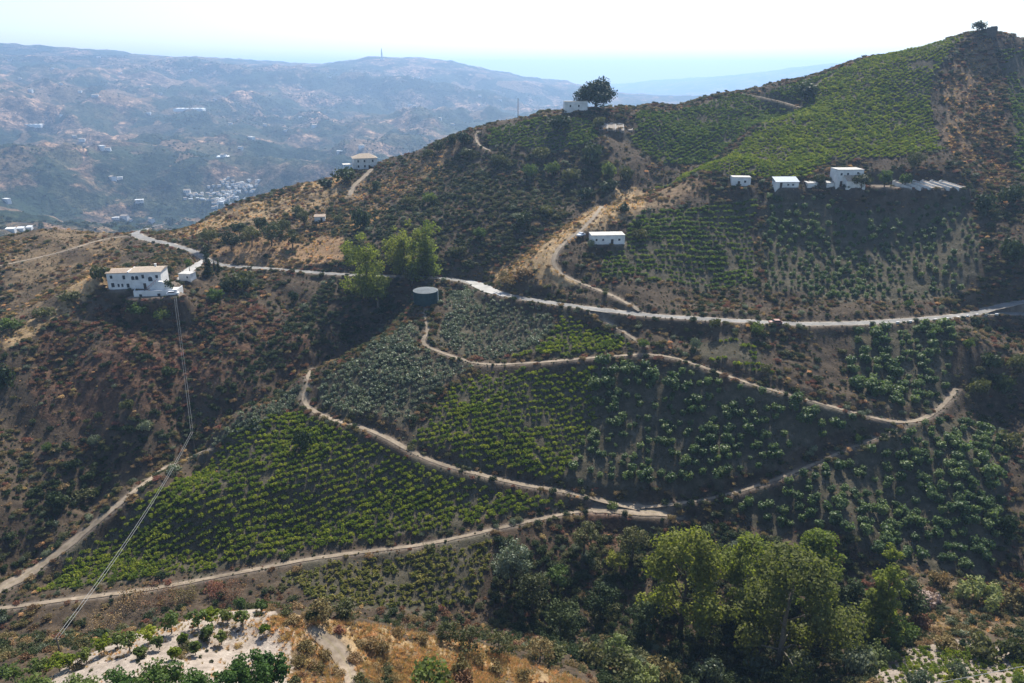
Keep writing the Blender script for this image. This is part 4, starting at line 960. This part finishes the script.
def prob_scrub(x, y):
    n = fbm(x, y, 18, 3); n2 = fbm(x+300, y, 55, 2); u, v, d = project(np.c_[x, y, gsample(GZ, x, y)])
    p = np.clip(.52+.9*n+.3*n2, .10, 1); w = np.tile(np.array([[.18,.28,.18,.26,.05,.05]]), (len(x), 1))
    L = zin(['rustleft'], x, y); w[L] = [.17,.10,.48,.19,.04,.02]; p[L] = np.clip(.75+.9*n[L], .15, 1)
    ds = zin(['shadescrub','darktoe'], x, y); w[ds] = [.70,.20,.03,.04,0,.03]; p[ds] = np.clip(.85+.5*n[ds], .4, 1)  # dark bush mix: shade of flank and toe put into plant colour
    ts = zin(['tanslope'], x, y); w[ts] = [.10,.26,.16,.38,.10,0]; p[ts] = np.clip(.38+.8*n[ts], .05, .8)
    hb = zin(['hillback'], x, y); w[hb] = [.42,.40,.02,.10,.0,.06]; p[hb] = np.clip(.75+.7*n[hb], .3, 1)
    dr = zin(['darkravine'], x, y); w[dr] = [.62,.28,.03,.02,0,.05]; p[dr] = 1
    tp = zin(['straw_top','brownmid'], x, y); w[tp] = [.16,.14,.34,.30,.06,0]; p[tp] = np.clip(.6+.9*n[tp], .1, 1)
    dq = zin(['dryright'], x, y); w[dq] = [.08,.40,.06,.34,.06,.06]; p[dq] = .8
    st = zin(['straw_ridge','nose','leftcrest','golden','terrace','farleft'], x, y); w[st] = [.04,.10,.14,.46,.25,.01]; p[st] = np.clip(.22+.7*n[st], .03, .8)
    ps = zin(['palesoil'], x, y); p[ps] = .03
    return p, pick(x, w)
grow(250000, (-330, 340, 62, 520), prob_scrub, .38, 1.7, KL, 'scrub', 'rough scrub of dark, rust and tan bushes on the slopes', 'scrub', clear=.05)
def prob_big(x, y):
    n = fbm(x+90, y+40, 26, 2); w = np.tile(np.array([[.55,.40,0,.02,.0,.03]]), (len(x), 1)); p = np.where(zin(['hillback'], x, y), .20+.5*n, np.where(zin(['shadescrub','darktoe'], x, y), .16, np.where(zin(['darkravine'], x, y), .55, .02+.06*n)))
    p = np.where(zin(['golden','palesoil','straw_top','straw_ridge','nose','terrace','farleft','rustleft','leftcrest'], x, y), 0, p)
    return np.clip(p, 0, 1), pick(x, w)
grow(36000, (-330, 340, 120, 520), prob_big, 1.1, 2.6, KL, 'thicket', 'taller dark thicket in the ravine and on the back slope', 'thicket', clear=2.0)
# dry grass
gp = cast([(405,668),(418,662),(392,672)]); gs = [place('grass_tuft', KINDS['tuft'][j], tuple(gp[j]), 1.3, j, 'golden grass tuft by the sandy track, %s' % ['nearest the ruts','right one','front one'][j], 'grass', 'single grass tufts by the track') for j in range(3)]
def grass(n, box, zones, dens):
    x, y = wild(n, *box); m = zin(zones, x, y) & (rng.random(len(x)) < np.clip(dens+.9*fbm(x, y, 7, 3), .05, 1)) & (gsample(ROADD, x, y) > .1)
    x, y = x[m], y[m]; return np.c_[x, y, gsample(GZ, x, y)]
G1 = grass(60000, (-70, 40, 60, 125), ['golden'], .5); G2 = grass(90000, (-330, 340, 120, 520), ['straw_top','straw_ridge','nose','leftcrest','dryright','terrace','tanslope'], .4); G3 = grass(20000, (-110, -20, 60, 110), ['palesoil'], .02)
G = np.concatenate([G1, G2, G3]); sc = np.r_[.5+.7*rng.random(len(G1)), .8+.8*rng.random(len(G2)), .4+.4*rng.random(len(G3))]
scatter_stuff('dry_grass', 'golden dry grass on the brow and ridges', 'grass', G, rng.random(len(G))*6.28, sc, rng.integers(0, 3, len(G)), gs)

# low cover between the bushes: small dry and green tussocks
def prob_low(x, y):
    n = fbm(x+11, y+7, 12, 3); w = np.tile(np.array([[.22,.30,.10,.28,.04,.06]]), (len(x), 1)); p = np.clip(.65+.8*n, .15, 1)
    L = zin(['rustleft','rustlow'], x, y); w[L] = [.22,.12,.40,.20,.03,.03]
    st = zin(['straw_top','straw_ridge','nose','leftcrest','golden','dryright','brownmid','terrace'], x, y); w[st] = [.03,.08,.18,.36,.34,.01]; p[st] *= .55
    p[zin(['palesoil'], x, y)] = .16
    return p, pick(x, w)
grow(240000, (-330, 340, 62, 520), prob_low, .16, .45, KL, 'tussocks', 'low dry and green tussocks covering the bare ground', 'ground cover', clear=-.15, infield=.85)
# ------------------------------------------------------------------ buildings
def window(parent, x, z, w=.9, h=1.2, y=0.0, arch=False, name='window'):
    b = MB()
    if arch:
        n = 8; poly = [(x-w/2, z-h/2), (x+w/2, z-h/2)]+[(x+w/2*math.cos(math.pi*k/n), z+h/2-w/2+w/2*math.sin(math.pi*k/n)) for k in range(n+1)]
        b.prism(poly, y-.03, y+.05)
    else: b.box(x-w/2, x+w/2, y-.03, y+.05, z-h/2, z+h/2)
    o = b.build(name, M['glass'], parent)
    s = MB(); s.box(x-w/2-.1, x+w/2+.1, y-.10, y-.032, z-h/2-.12, z-h/2-.01); s.build('sill', M['white'], o)
    return o
p = HL
H = thing('white_farmhouse', 'long two storey whitewashed house with clay tile roof and walled terrace', 'house', (p[0], p[1], p[2]-.2), HROT)
b = MB(); b.box(0, 8, 0, 7, -3.5, 6.4); b.box(8.0, 19.3, -.5, 8, -3.5, 6.6); b.box(7.7, 8.15, -.62, 7.2, 6.0, 6.95); b.build('wall', M['white'], H)
r = MB(); r.prism([(-.35, 6.4), (7.7, 6.4), (7.7, 6.55), (-.35, 6.55)], -.35, 7.3); r.add([(-.3,-.3,6.55),(7.68,-.3,6.55),(7.68,7.3,6.55),(-.3,7.3,6.55),(-.3,3.5,7.0),(7.68,3.5,7.0)], [(0,1,5,4),(2,3,4,5),(0,4,3),(1,2,5),(0,3,2,1)]); r.build('roof', M['tile'], H)
r = MB(); r.add([(8.17,-.9,6.62),(19.7,-.9,6.62),(19.7,8.3,6.62),(8.17,8.3,6.62),(8.17,4.4,7.3),(19.7,4.4,7.3)], [(0,1,5,4),(2,3,4,5),(0,4,3),(1,2,5),(0,3,2,1)]); r2 = r.build('roof', M['tile_pale'], H)
c = MB(); c.box(15.7, 16.3, 5.3, 5.9, 6.8, 8.1); c.box(15.6, 16.4, 5.2, 6.0, 8.1, 8.22); c.build('chimney', M['white'], r2)
for x, z, w, h in [(1.6,5.0,.9,1.2),(6.0,4.7,.9,1.5),(1.7,1.9,1.1,1.6),(3.7,1.7,.7,1.2),(5.0,1.7,.7,1.2),(7.0,1.5,1.0,1.5)]: window(H, x, z, w, h, 0)
for x, z, w, h, a in [(9.3,4.5,1.1,1.5,1),(10.7,4.5,1.1,1.5,1),(12.9,4.9,.9,1.4,0),(15.4,3.9,1.5,1.8,1),(17.8,4.7,.9,1.2,0)]: window(H, x, z, w, h, -.5, a)
d = MB(); d.box(12.6, 13.6, -.56, -.45, .0, 2.3); d.build('door', M['wood'], H)
t = MB(); t.plan([(9.5,-.52),(10.3,-5.2),(25.5,-4.8),(26,1.0),(19.4,1.0),(19.4,-.52)], -5.0, .0); t.build('terrace', M['white'], H)
t = MB(); t.plan([(10.3,-5.2),(25.5,-4.8),(25.5,-4.55),(10.5,-4.95)], .01, .6); t.plan([(9.6,-.7),(10.26,-5.0),(10.5,-4.9),(9.85,-.7)], .01, .6); t.plan([(25.25,-4.5),(25.5,-4.54),(26,.9),(25.75,.9)], .01, .6); t.build('parapet', M['white'], H)
for x in (12.2, 18.6): d = MB(); d.box(x, x+.9, -5.30, -4.9, -1.7, -.6); d.build('opening', M['glass'], H)
t = MB(); t.prism([(14.4, .02), (23.4, .02), (22.6, 1.2), (20.0, 3.2), (18.6, 3.4)], -2.6, -1.4); t.build('staircase', M['white'], H)
t = MB(); t.tube([(14.3, -2.65, 1.0), (18.7, -2.65, 4.5)], .09, 6)
for k in range(6): f = k/5; t.tube([(14.3+4.4*f, -2.65, .1+3.4*f), (14.3+4.4*f, -2.65, 1.0+3.5*f)], .05, 5)
t.build('handrail', M['pink'], H)
def simple(name, label, uv, w, d, h, rot, roof='flat', wmat='white', rmat='tile', wins=(), door=None, group=None, cat='house', found=3.0, over=.25, pitch=.9, off=(0,0), rmin=60.0):
    p = cast([uv], rmin)[0]; t = thing(name, label, cat, (p[0]+off[0], p[1]+off[1], p[2]-.1), math.radians(rot), group)
    b = MB(); b.box(-w/2, w/2, 0, d, -found, h); b.build('wall', M[wmat], t); r = MB(); o = over
    if roof == 'flat': r.box(-w/2-o*.4, w/2+o*.4, -o*.4, d+o*.4, h+.003, h+.18)
    elif roof == 'shed': r.add([(-w/2-o,-o,h+.05),(w/2+o,-o,h+.05),(w/2+o,d+o,h+pitch),(-w/2-o,d+o,h+pitch),(-w/2-o,-o,h+.2),(w/2+o,-o,h+.2),(w/2+o,d+o,h+pitch+.15),(-w/2-o,d+o,h+pitch+.15)], [(0,3,2,1),(4,5,6,7),(0,1,5,4),(1,2,6,5),(2,3,7,6),(3,0,4,7)])
    elif roof == 'gable': r.prism([(-w/2-o,h+.003),(w/2+o,h+.003),(w/2+o,h+.15),(0,h+pitch),(-w/2-o,h+.15)], -o, d+o)
    elif roof == 'hip': r.add([(-w/2-o,-o,h+.003),(w/2+o,-o,h+.003),(w/2+o,d+o,h+.003),(-w/2-o,d+o,h+.003),(-w*.18,d/2,h+pitch),(w*.18,d/2,h+pitch)], [(3,2,1,0),(0,1,5,4),(1,2,5),(2,3,4,5),(3,0,4)])
    if roof == 'shed':
        q = MB(); q.add([(-w/2,d-.01,h),(w/2,d-.01,h),(w/2,d-.01,h+pitch-.02),(-w/2,d-.01,h+pitch-.02)], [(0,1,2,3)]); q.build('gable_wall', M[wmat], t)
    r.build('roof', M[rmat], t)
    for x, z, ww, hh in wins: window(t, x, z, ww, hh, 0)
    if door: dd = MB(); dd.box(door-.5, door+.5, -.06, .05, 0, 2.1); dd.build('door', M['wood'], t)
    return t
simple('annex', 'small white annex block up the drive right of the white house', (185,281), 5.0, 4.0, 2.8, -10, 'flat', rmat='concrete', wins=[(1.2,1.6,.7,.8)], cat='outbuilding')
t = simple('white_shed', 'long flat roofed white shed beside the farm track', (608,244.5), 13.2, 6.5, 3.6, 4, 'flat', rmat='concrete', wins=[(-4.6,1.9,.7,.8),(-2.0,1.9,.7,.8),(4.4,1.9,.9,.8)], door=1.6, cat='shed')
simple('white_hut', 'small square white hut, leftmost on the farm terrace', (741,186), 7.6, 5, 3.6, -6, 'flat', rmat='concrete', wins=[(1.5,1.9,.9,.9)], door=-1.0, cat='hut')
simple('long_shed', 'low white shed with blue grey roof, middle of the farm terrace', (787,187.5), 9.6, 4.5, 2.2, 2, 'shed', rmat='blueroof', wins=[(2.4,1.2,.8,.7),(.4,1.2,.8,.7)], door=-2.6, cat='shed', pitch=1.6)
F = simple('farmhouse', 'two storey white farmhouse with lean-to on the upper terrace', (849,186), 10.8, 7, 6.6, 3, 'flat', rmat='concrete', wins=[(-3.9,4.9,.8,1.0),(-1.2,4.9,.8,1.0),(3.0,5.3,.8,.9)], door=-3.6)
q = MB(); q.add([(-2.6,-3.2,-1),(5.2,-3.2,-1),(5.2,-.02,-1),(-2.6,-.02,-1),(-2.6,-3.2,2.6),(5.2,-3.2,2.6),(5.2,-.02,4.3),(-2.6,-.02,4.3)], [(0,3,2,1),(4,5,6,7),(0,1,5,4),(1,2,6,5),(2,3,7,6),(3,0,4,7)]); q.build('lean_to', M['white'], F)
q = MB(); q.add([(-2.9,-3.5,2.55),(5.45,-3.5,2.55),(5.45,-.04,4.42),(-2.9,-.04,4.42),(-2.9,-3.5,2.7),(5.45,-3.5,2.7),(5.45,-.04,4.57),(-2.9,-.04,4.57)], [(0,3,2,1),(4,5,6,7),(0,1,5,4),(1,2,6,5),(2,3,7,6),(3,0,4,7)]); q.build('lean_to_roof', M['tile_pale'], F)
for u, w, lab in [(812,4,'small white store left of the olive shrub on the farm terrace'),(830,3,'tiny white store left of the farmhouse')]:
    simple('store', lab, (u,188), w, 3, 1.8, 4, 'shed', rmat='concrete', cat='shed', pitch=.5)
R = simple('ridge_house', 'grey white two storey house on the ridge below the far valley', (366,169), 13, 9, 6.0, 18, 'hip', wmat='whitewall2', rmat='tile_pale', wins=[(-4,4.4,.9,1.3),(-.5,4.4,.9,1.3),(4,4.4,.9,1.3),(-4,1.6,.9,1.3),(-.5,1.6,.9,1.3)], door=2.0, pitch=2.2, over=.5)
q = MB(); q.box(-12.5, -6.6, -1.5, 4, 2.9, 3.1)
q.build('porch_roof', M['canvas'], R)
for x in (-12.2, -6.9):
    q = MB(); q.tube([(x, -1.2, -2), (x, -1.2, 2.9)], .12, 6); q.build('porch_post', M['white'], R)
simple('pine_house', 'small white house on the ridge half hidden by the umbrella pine', crest(576, 1.5), 12, 5, 4.6, 4, 'flat', rmat='concrete', wins=[(-3,2.4,.8,1.1),(1.4,2.4,.8,1.1)])
simple('tiny_hut', 'tiny white hut on the tan terrace behind the olive trees', (320,222), 5, 3.5, 2.4, 8, 'shed', rmat='tile', wins=[], door=.8, cat='hut', pitch=.6)
simple('tile_cottage', 'low tile roofed cottage far behind the ridge line, top of the tan ridge', (407,153), 8, 5, 1.8, 0, 'shed', rmat='tile', cat='house', pitch=.8, off=(0, 6))
for u, v, w, lab in [(10,232,12,'white roofed shed at the left edge below the far valley, nearest the frame'),(20,231,9,'white shed right of the leftmost one'),(29,230.5,7,'small pale shed at the end of the white group at left')]:
    simple('valley_shed', lab, (u, v), w, 7, 3.5, 10, 'shed', wmat='whitewall2', rmat='plastic', cat='shed', pitch=1.2, found=5, rmin=640)
# hilltop ruin
p = cast([crest(991, .6)])[0]; z_ = thing('ruined_hut', 'dark ruined stone hut on the hilltop against the sky', 'ruin', (p[0], p[1], p[2]-.5), .1); z_.scale = (.8, .8, 1.25)
b = MB(); b.plan([(-3.4,0),(3.6,0),(3.6,.7),(-3.4,.7)], -1, 3.6); b.plan([(-3.4,.7),(-2.7,.7),(-2.7,6),(-3.4,6)], -1, 3.0); b.plan([(2.9,.7),(3.6,.7),(3.6,6),(2.9,6)], -1, 4.1); b.plan([(-2.7,5.3),(2.9,5.3),(2.9,6),(-2.7,6)], -1, 3.3); b.build('wall', M['ruin'], z_)
b = MB(); b.add([(-2.7,.7,3.05),(2.9,.7,3.4),(2.9,5.3,3.5),(-2.7,5.3,2.9),(-2.7,.7,2.8),(2.9,.7,3.1),(2.9,5.3,3.2),(-2.7,5.3,2.6)], [(0,1,2,3),(7,6,5,4),(0,4,5,1),(1,5,6,2),(2,6,7,3),(3,7,4,0)]); b.build('roof', M['ruin'], z_)
# lookout chimney in the left distance
p = cast([(111,226.5)])[0]; z_ = thing('stone_stack', 'short dark square stone stack on the left skyline of the near hills', 'stack', tuple(p)); b = MB(); b.box(-1, 1, -1, 1, -2, 3.4); b.box(-1.2, 1.2, -1.2, 1.2, 3.4, 3.7); b.build('shaft', M['ruin'], z_)
# water tank
p = cast([(425,306)])[0]; K = thing('water_tank', 'round dark teal water tank with pale roof above the spur vineyards', 'water tank', (p[0], p[1]+3.5, p[2]-.1))
n = 40; Rr = 4.55; hh = 5.0
b = MB(); ring = [(Rr*math.cos(2*math.pi*k/n), Rr*math.sin(2*math.pi*k/n)) for k in range(n)]; b.plan(ring, -1, hh); b.build('shell', M['tank'], K)
for z in (.4, 1.6, 2.8, 4.0, 4.85): b = MB(); b.plan([(x*1.012, y*1.012) for x, y in ring], z, z+.1); b.build('hoop', M['tank'], K)
b = MB(); vsx = [(x*1.04, y*1.04, hh+.01) for x, y in ring]+[(0, 0, hh+.75)]; b.add(vsx, [(k, (k+1) % n, n) for k in range(n)]+[tuple(range(n-1, -1, -1))]); b.build('roof', M['tankroof'], K)
b = MB(); b.tube([(4.75, -.9, -1), (4.75, -.9, 5.3)], .11, 7); b.tube([(4.75, -.9, 5.3), (4.2, -.6, 5.4)], .1, 7); b.build('overflow_pipe', M['white'], K)
# drying beds: sloping beds of stone edged canvas
def bed(label, uv, w, L_, rot, tilt, group):
    p = cast([uv])[0]; t = thing('drying_bed', label, 'drying bed', (p[0], p[1], p[2]), math.radians(rot), group); sl = math.tan(math.radians(tilt))
    b = MB(); z = lambda y: y*sl
    for x0, x1 in ((-w/2, -w/2+.14), (w/2-.14, w/2)): b.add([(x0,0,-1),(x1,0,-1),(x1,L_,z(L_)-1.5),(x0,L_,z(L_)-1.5),(x0,0,.55),(x1,0,.55),(x1,L_,z(L_)+.55),(x0,L_,z(L_)+.55)], [(0,3,2,1),(4,5,6,7),(0,1,5,4),(1,2,6,5),(2,3,7,6),(3,0,4,7)])
    b.build('kerb', M['whitewall2'], t); b = MB(); x0, x1 = -w/2+.145, w/2-.145
    b.add([(x0,0,-.8),(x1,0,-.8),(x1,L_,z(L_)-1.2),(x0,L_,z(L_)-1.2),(x0,0,.3),(x1,0,.3),(x1,L_,z(L_)+.3),(x0,L_,z(L_)+.3)], [(0,3,2,1),(4,5,6,7),(0,1,5,4),(1,2,6,5),(2,3,7,6),(3,0,4,7)]); b.build('bed', M['stone'], t)
    b = MB(); b.prism([(-w/2, z(L_)+.57), (w/2, z(L_)+.57), (0, z(L_)+.95)], L_-.2, L_); b.build('gable', M['whitewall2'], t); return t
ORD = ['first', 'second', 'third', 'fourth', 'fifth', 'sixth', 'seventh']
for k in range(6): bed('sloping raisin drying bed with white kerbs on the farm terrace, %s from the left' % ORD[k], (914+9.5*k, 188.5), 3.3, 9, 28, 9, 'drying beds on the farm terrace')
for k in range(4): bed('stone drying bed on the slope under the pine, %s from the left' % ORD[k], (603+8.5*k, 131), 4.0, 9, -6, 14, 'drying beds under the pine')
# poles and cables
def pole(label, P, h, r=.13, arm=1.2, steps=False):
    t = thing('utility_pole', label, 'pole', tuple(P)); b = MB(); b.tube([(0,0,-1.2), (0,0,h*.5), (0,0,h)], [r*1.25, r, r*.8], 8); b.build('shaft', M['pole'], t)
    if arm: b = MB(); b.box(-arm/2, arm/2, -.06, .06, h-.55, h-.40); b.build('crossarm', M['pole'], t)
    return Vector((P[0], P[1], P[2]+h-.35))
PA, PB, PC, PD = cast([(177,309),(195,450),(60,652),(182.5,272)])
tA = pole('wooden pole at the terrace corner of the white house', PA, 4.0); tB = pole('wooden pole on the crest of the spur where the cable bends', PB, 7.0); tC = pole('wooden pole among the lower left fruit trees', PC, 3.2)
pole('thin utility pole on the drive behind the white house', PD, 8.0, .1)
pole('tall thin mast standing on the brow vineyard ridge', cast([crest(518, .8)])[0], 10.5, .16, 0)
def cable(label, A, B, sag, rad, dx):
    b = MB(); n = 28; pts = []
    for k in range(n+1): f = k/n; q = A.lerp(B, f); pts.append((q.x+dx, q.y, q.z-sag*4*f*(1-f)))
    b.tube(pts, rad, 6); o = b.build('overhead_cable', M['cable'], None, True); tag(o, label, 'cable', 'overhead cables')
for dx, w in ((-.35, 'left'), (.35, 'right')):
    cable('overhead cable from the white house down to the spur crest, %s strand' % w, tA, tB, 2.2, .036, dx)
    cable('overhead cable from the spur crest down to the lower left trees, %s strand' % w, tB, tC, 2.2, .036, dx*.8)
W1 = Vector(at(770, 713, 92)); W2 = Vector(at(1130, 645, 104))
for Wp, lab in ((W1, 'wooden pole below the lower edge carrying the thin wire'), (W2, 'wooden pole beyond the right edge carrying the thin wire')):
    gz = ground(Wp.x, Wp.y); pole(lab, (Wp.x, Wp.y, gz), max(3, Wp.z-gz+.35), .13)
cable('thin pale wire crossing the lower right corner', W1, W2, .35, .045, 0)
# vehicles
def car(label, uv, rot, paint, pickup=False, cat='car'):
    p = cast([uv])[0]; t = thing('pickup_truck' if pickup else 'parked_car', label, cat, (p[0], p[1], p[2]+.16), math.radians(rot))
    prof = [(-2.1,.35),(2.1,.35),(2.15,.75),(1.95,.92),(1.0,1.0),(.45,1.52),(-.5 if pickup else -1.35,1.55),(-.75 if pickup else -1.95,1.0),(-2.12,.95)]
    b = MB(); b.prism(prof, -.85, .85); b.build('body', M[paint], t)
    for s in (-1, 1):
        y = .852*s; b = MB(); q = [(.92,1.03),(.42,1.44),(-.45 if pickup else -1.25,1.46),(-.62 if pickup else -1.6,1.03)]; b.prism(q, min(y, y+.02*s), max(y, y+.02*s)); b.build('side_window', M['glass'], t)
        for x in (-1.3, 1.3):
            b = MB(); n = 14; b.prism([(x+.34*math.cos(2*math.pi*k/n), .34+.34*math.sin(2*math.pi*k/n)) for k in range(n)], .72*s-.12, .72*s+.14); w = b.build('wheel', M['tyre'], t)
            b = MB(); yy = .72*s+(.142 if s > 0 else -.142); b.prism([(x+.19*math.cos(2*math.pi*k/n), .34+.19*math.sin(2*math.pi*k/n)) for k in range(n)], yy-.015, yy+.015); b.build('rim', M['metal'], w)
    b = MB(); b.add([(1.02,-.75,1.03),(1.02,.75,1.03),(.5,.7,1.48),(.5,-.7,1.48)], [(0,1,2,3)]); b.build('windscreen', M['glass'], t)
    return t
car('dusty maroon car driving along the main road', (775,324.5), 178, 'carred')
car('white pickup on the farm track left of the flat white shed', (581,236.5), 52, 'carwhite', True, 'pickup')
car('white car parked on the terrace forecourt of the white house', (173,295.5), 20, 'carwhite')
# roadside marker stones along the outer edge of the right road
Q = LINES[0]; uu, vv, _ = project(Q[:, :3]); sel = [i for i in range(len(Q)) if 865 < uu[i] < 1005]
T_ = np.gradient(Q[:, :2], axis=0)
for k, i in enumerate(sel[::4]):
    t_ = T_[i]/np.linalg.norm(T_[i]); nrm = np.array([t_[1], -t_[0]]); nrm = nrm if nrm[1] < 0 else -nrm; x, y = Q[i, :2]+nrm*2.35
    b = MB(); b.box(-.55, .55, -.2, .2, -.6, .62); b.box(-.6, .6, -.24, .24, .622, .70); o = b.build('guard_stone', M['whitewall2']); o.location = (x, y, ground(x, y)); o.rotation_euler = (0, 0, math.atan2(t_[1], t_[0]))
    tag(o, 'low white guard stone on the outer edge of the right road', 'guard stone', 'guard stones along the right road')
# ------------------------------------------------------------------ far country: village, farms, greenhouses, trees
def farcast(uv): return cast(uv, 640.0)
def house_mesh(seed):
    r = random.Random(seed); w, d, h = r.uniform(8, 15), r.uniform(7, 10), r.uniform(4, 8); b = MB(); b.box(-w/2, w/2, 0, d, -6, h)
    if seed % 3: b.add([(-w/2-.3,-.3,h+.01),(w/2+.3,-.3,h+.01),(w/2+.3,d+.3,h+.01),(-w/2-.3,d+.3,h+.01),(-w/2-.3,d/2,h+2),(w/2+.3,d/2,h+2)], [(0,1,5,4),(2,3,4,5),(0,4,3),(1,2,5),(3,2,1,0)], 1)
    else: b.box(-w/2-.1, w/2+.1, -.1, d+.1, h+.01, h+.5, 0)
    for k in range(int(w/3)): b.box(-w/2+1+k*3, -w/2+1.9+k*3, -.06, .02, h*.55, h*.55+1.3, 2)
    me = bpy.data.meshes.new('village_house'); me.from_pydata(b.v, [], b.f)
    for m in (M['white'], M['tile_pale'], M['glass']): me.materials.append(m)
    me.polygons.foreach_set('material_index', b.m); me.update(); return me
HM = [house_mesh(i) for i in range(8)]; rv = random.Random(3); VU = []
for k in range(95):
    f = rv.random(); u = 210+45*f+rv.gauss(0, 6); v = 200-14*f+rv.gauss(0, 6.5)
    if v > 174: VU.append((u, v))
for k in range(10): VU.append((rv.uniform(182, 206), rv.uniform(196, 202)))
for (x, y, z) in farcast(VU):
    o = link('village_house', HM[rv.randrange(8)]); o.location = (x, y, z); o.rotation_euler = (0, 0, rv.uniform(-.6, .6)); o.scale = (.78,)*3
    tag(o, 'tiny white house in the hazy village of the far valley', 'house', 'houses of the far village')
FARM = [(10,62),(80,94),(95,97),(62,118),(75,139),(82,142),(100,150),(108,152),(148,115),(222,158),(110,180),(120,181),(187,195),(190,198),(140,205),(150,222),(5,202),(30,92),(98,58),(165,60),(265,126),(315,128),(340,153),(362,150),(410,106),(415,108),(418,78),(412,79),(300,88),(480,98),(500,101),(240,150),(215,100),(190,72),(120,75),(52,70),(20,80),(60,85),(330,78),(270,95),(300,118),(440,120),(452,125),(160,95),(130,222),(124,220),(116,222),(230,125),(250,140),(285,132)]
for k, (x, y, z) in enumerate(farcast(FARM)):
    u, v = FARM[k]; o = link('farmhouse', HM[k % 8]); o.location = (x, y, z); o.rotation_euler = (0, 0, rv.uniform(-.7, .7)); s = 1.0+.5*rv.random(); o.scale = (s*1.15, s, s)
    side = 'left' if u < 140 else ('centre left' if u < 280 else 'middle')
    tag(o, 'tiny white farmhouse on the far hillside, %s, %s' % (side, 'near the skyline' if v < 85 else ('halfway up' if v < 130 else 'low on the slope')), 'house', 'scattered houses on the far hills')
for (u, v, w, d, lab) in [(28,128,95,36,'bright white greenhouse strip on the far hillside at left'),(188,110,120,40,'long bright white greenhouse strip on the far hillside at centre left'),(222,158,34,20,'small white greenhouse above the far village')]:
    p = farcast([(u, v)])[0]; t = thing('greenhouse', lab, 'greenhouse', (p[0], p[1], p[2]-1), .08); b = MB(); nb = 6
    for k in range(nb):
        x0, x1 = -w/2+k*w/nb, -w/2+(k+1)*w/nb-.01; xm = (x0+x1)/2
        b.prism([(x0,-8),(x1,-8),(x1,4),(xm,5.6),(x0,4)], 0, d)
    b.build('cover', M['plastic'], t); b = MB(); b.box(-2, 2, -.1, -.005, -2, 3); b.build('door', M['metal'], t)
p = farcast([(382,60)])[0]; t = thing('relay_mast', 'thin relay tower on the far skyline', 'tower', (p[0], p[1], p[2])); b = MB(); b.tube([(0,0,-10),(0,0,42),(0,0,75)], [6,5,2.2], 8); b.build('shaft', M['metal'], t); b = MB(); b.box(-12, 12, -7, 7, -8, 8); b.build('base_building', M['whitewall2'], t)
p = farcast([(610,104)])[0]
# far trees
xs = rng.uniform(-3600, 900, 150000); ys = rng.uniform(650, 5200, 150000); a_ = np.abs(np.arctan2(xs, ys)); nn_ = fbm(xs, ys, 320, 3)+.6*fbm(xs+999, ys, 90, 2)
ok = (a_ < math.radians(40)) & (rng.random(len(xs)) < np.clip(.18+1.3*nn_, .02, 1)) & (gsample(NEARMASK.astype(float), xs, ys) < .5)
xs, ys = xs[ok], ys[ok]; zs = gsample(GZ, xs, ys)-.5
srcs = [SRC[('s_dark', 0)], SRC[('s_dark', 1)], SRC[('s_olive', 0)], SRC[('s_olive', 1)]]
scatter_stuff('far_orchards', 'dots of orchard trees over the far valley and hills', 'orchard', np.c_[xs, ys, zs], rng.random(len(xs))*6.28, 2.2+4.2*rng.random(len(xs))**2, rng.integers(0, 4, len(xs)), srcs)
# ------------------------------------------------------------------ haze
def haze():
    b = MB(); zmin = float(GZ.min())-1.0; zmax = max(float(GZ.max()), 175.0)+6
    b.box(-18000, 18000, -400, 17500, zmin, zmax)
    m, nt, o = nodes('valley_haze'); v = N(nt, 'ShaderNodeVolumePrincipled')
    v.inputs['Color'].default_value = HAZE_COL; v.inputs['Density'].default_value = HAZE_D; v.inputs['Anisotropy'].default_value = HAZE_G
    nt.links.new(v.outputs[0], o.inputs['Volume'])
    h = b.build('haze', m); tag(h, 'pale blue haze filling the valley air', 'haze', kind='stuff'); h.display_type = 'WIRE'
HAZE_COL = (.42,.65,1.0,1); HAZE_D = 1.4e-4; HAZE_G = .35
haze()
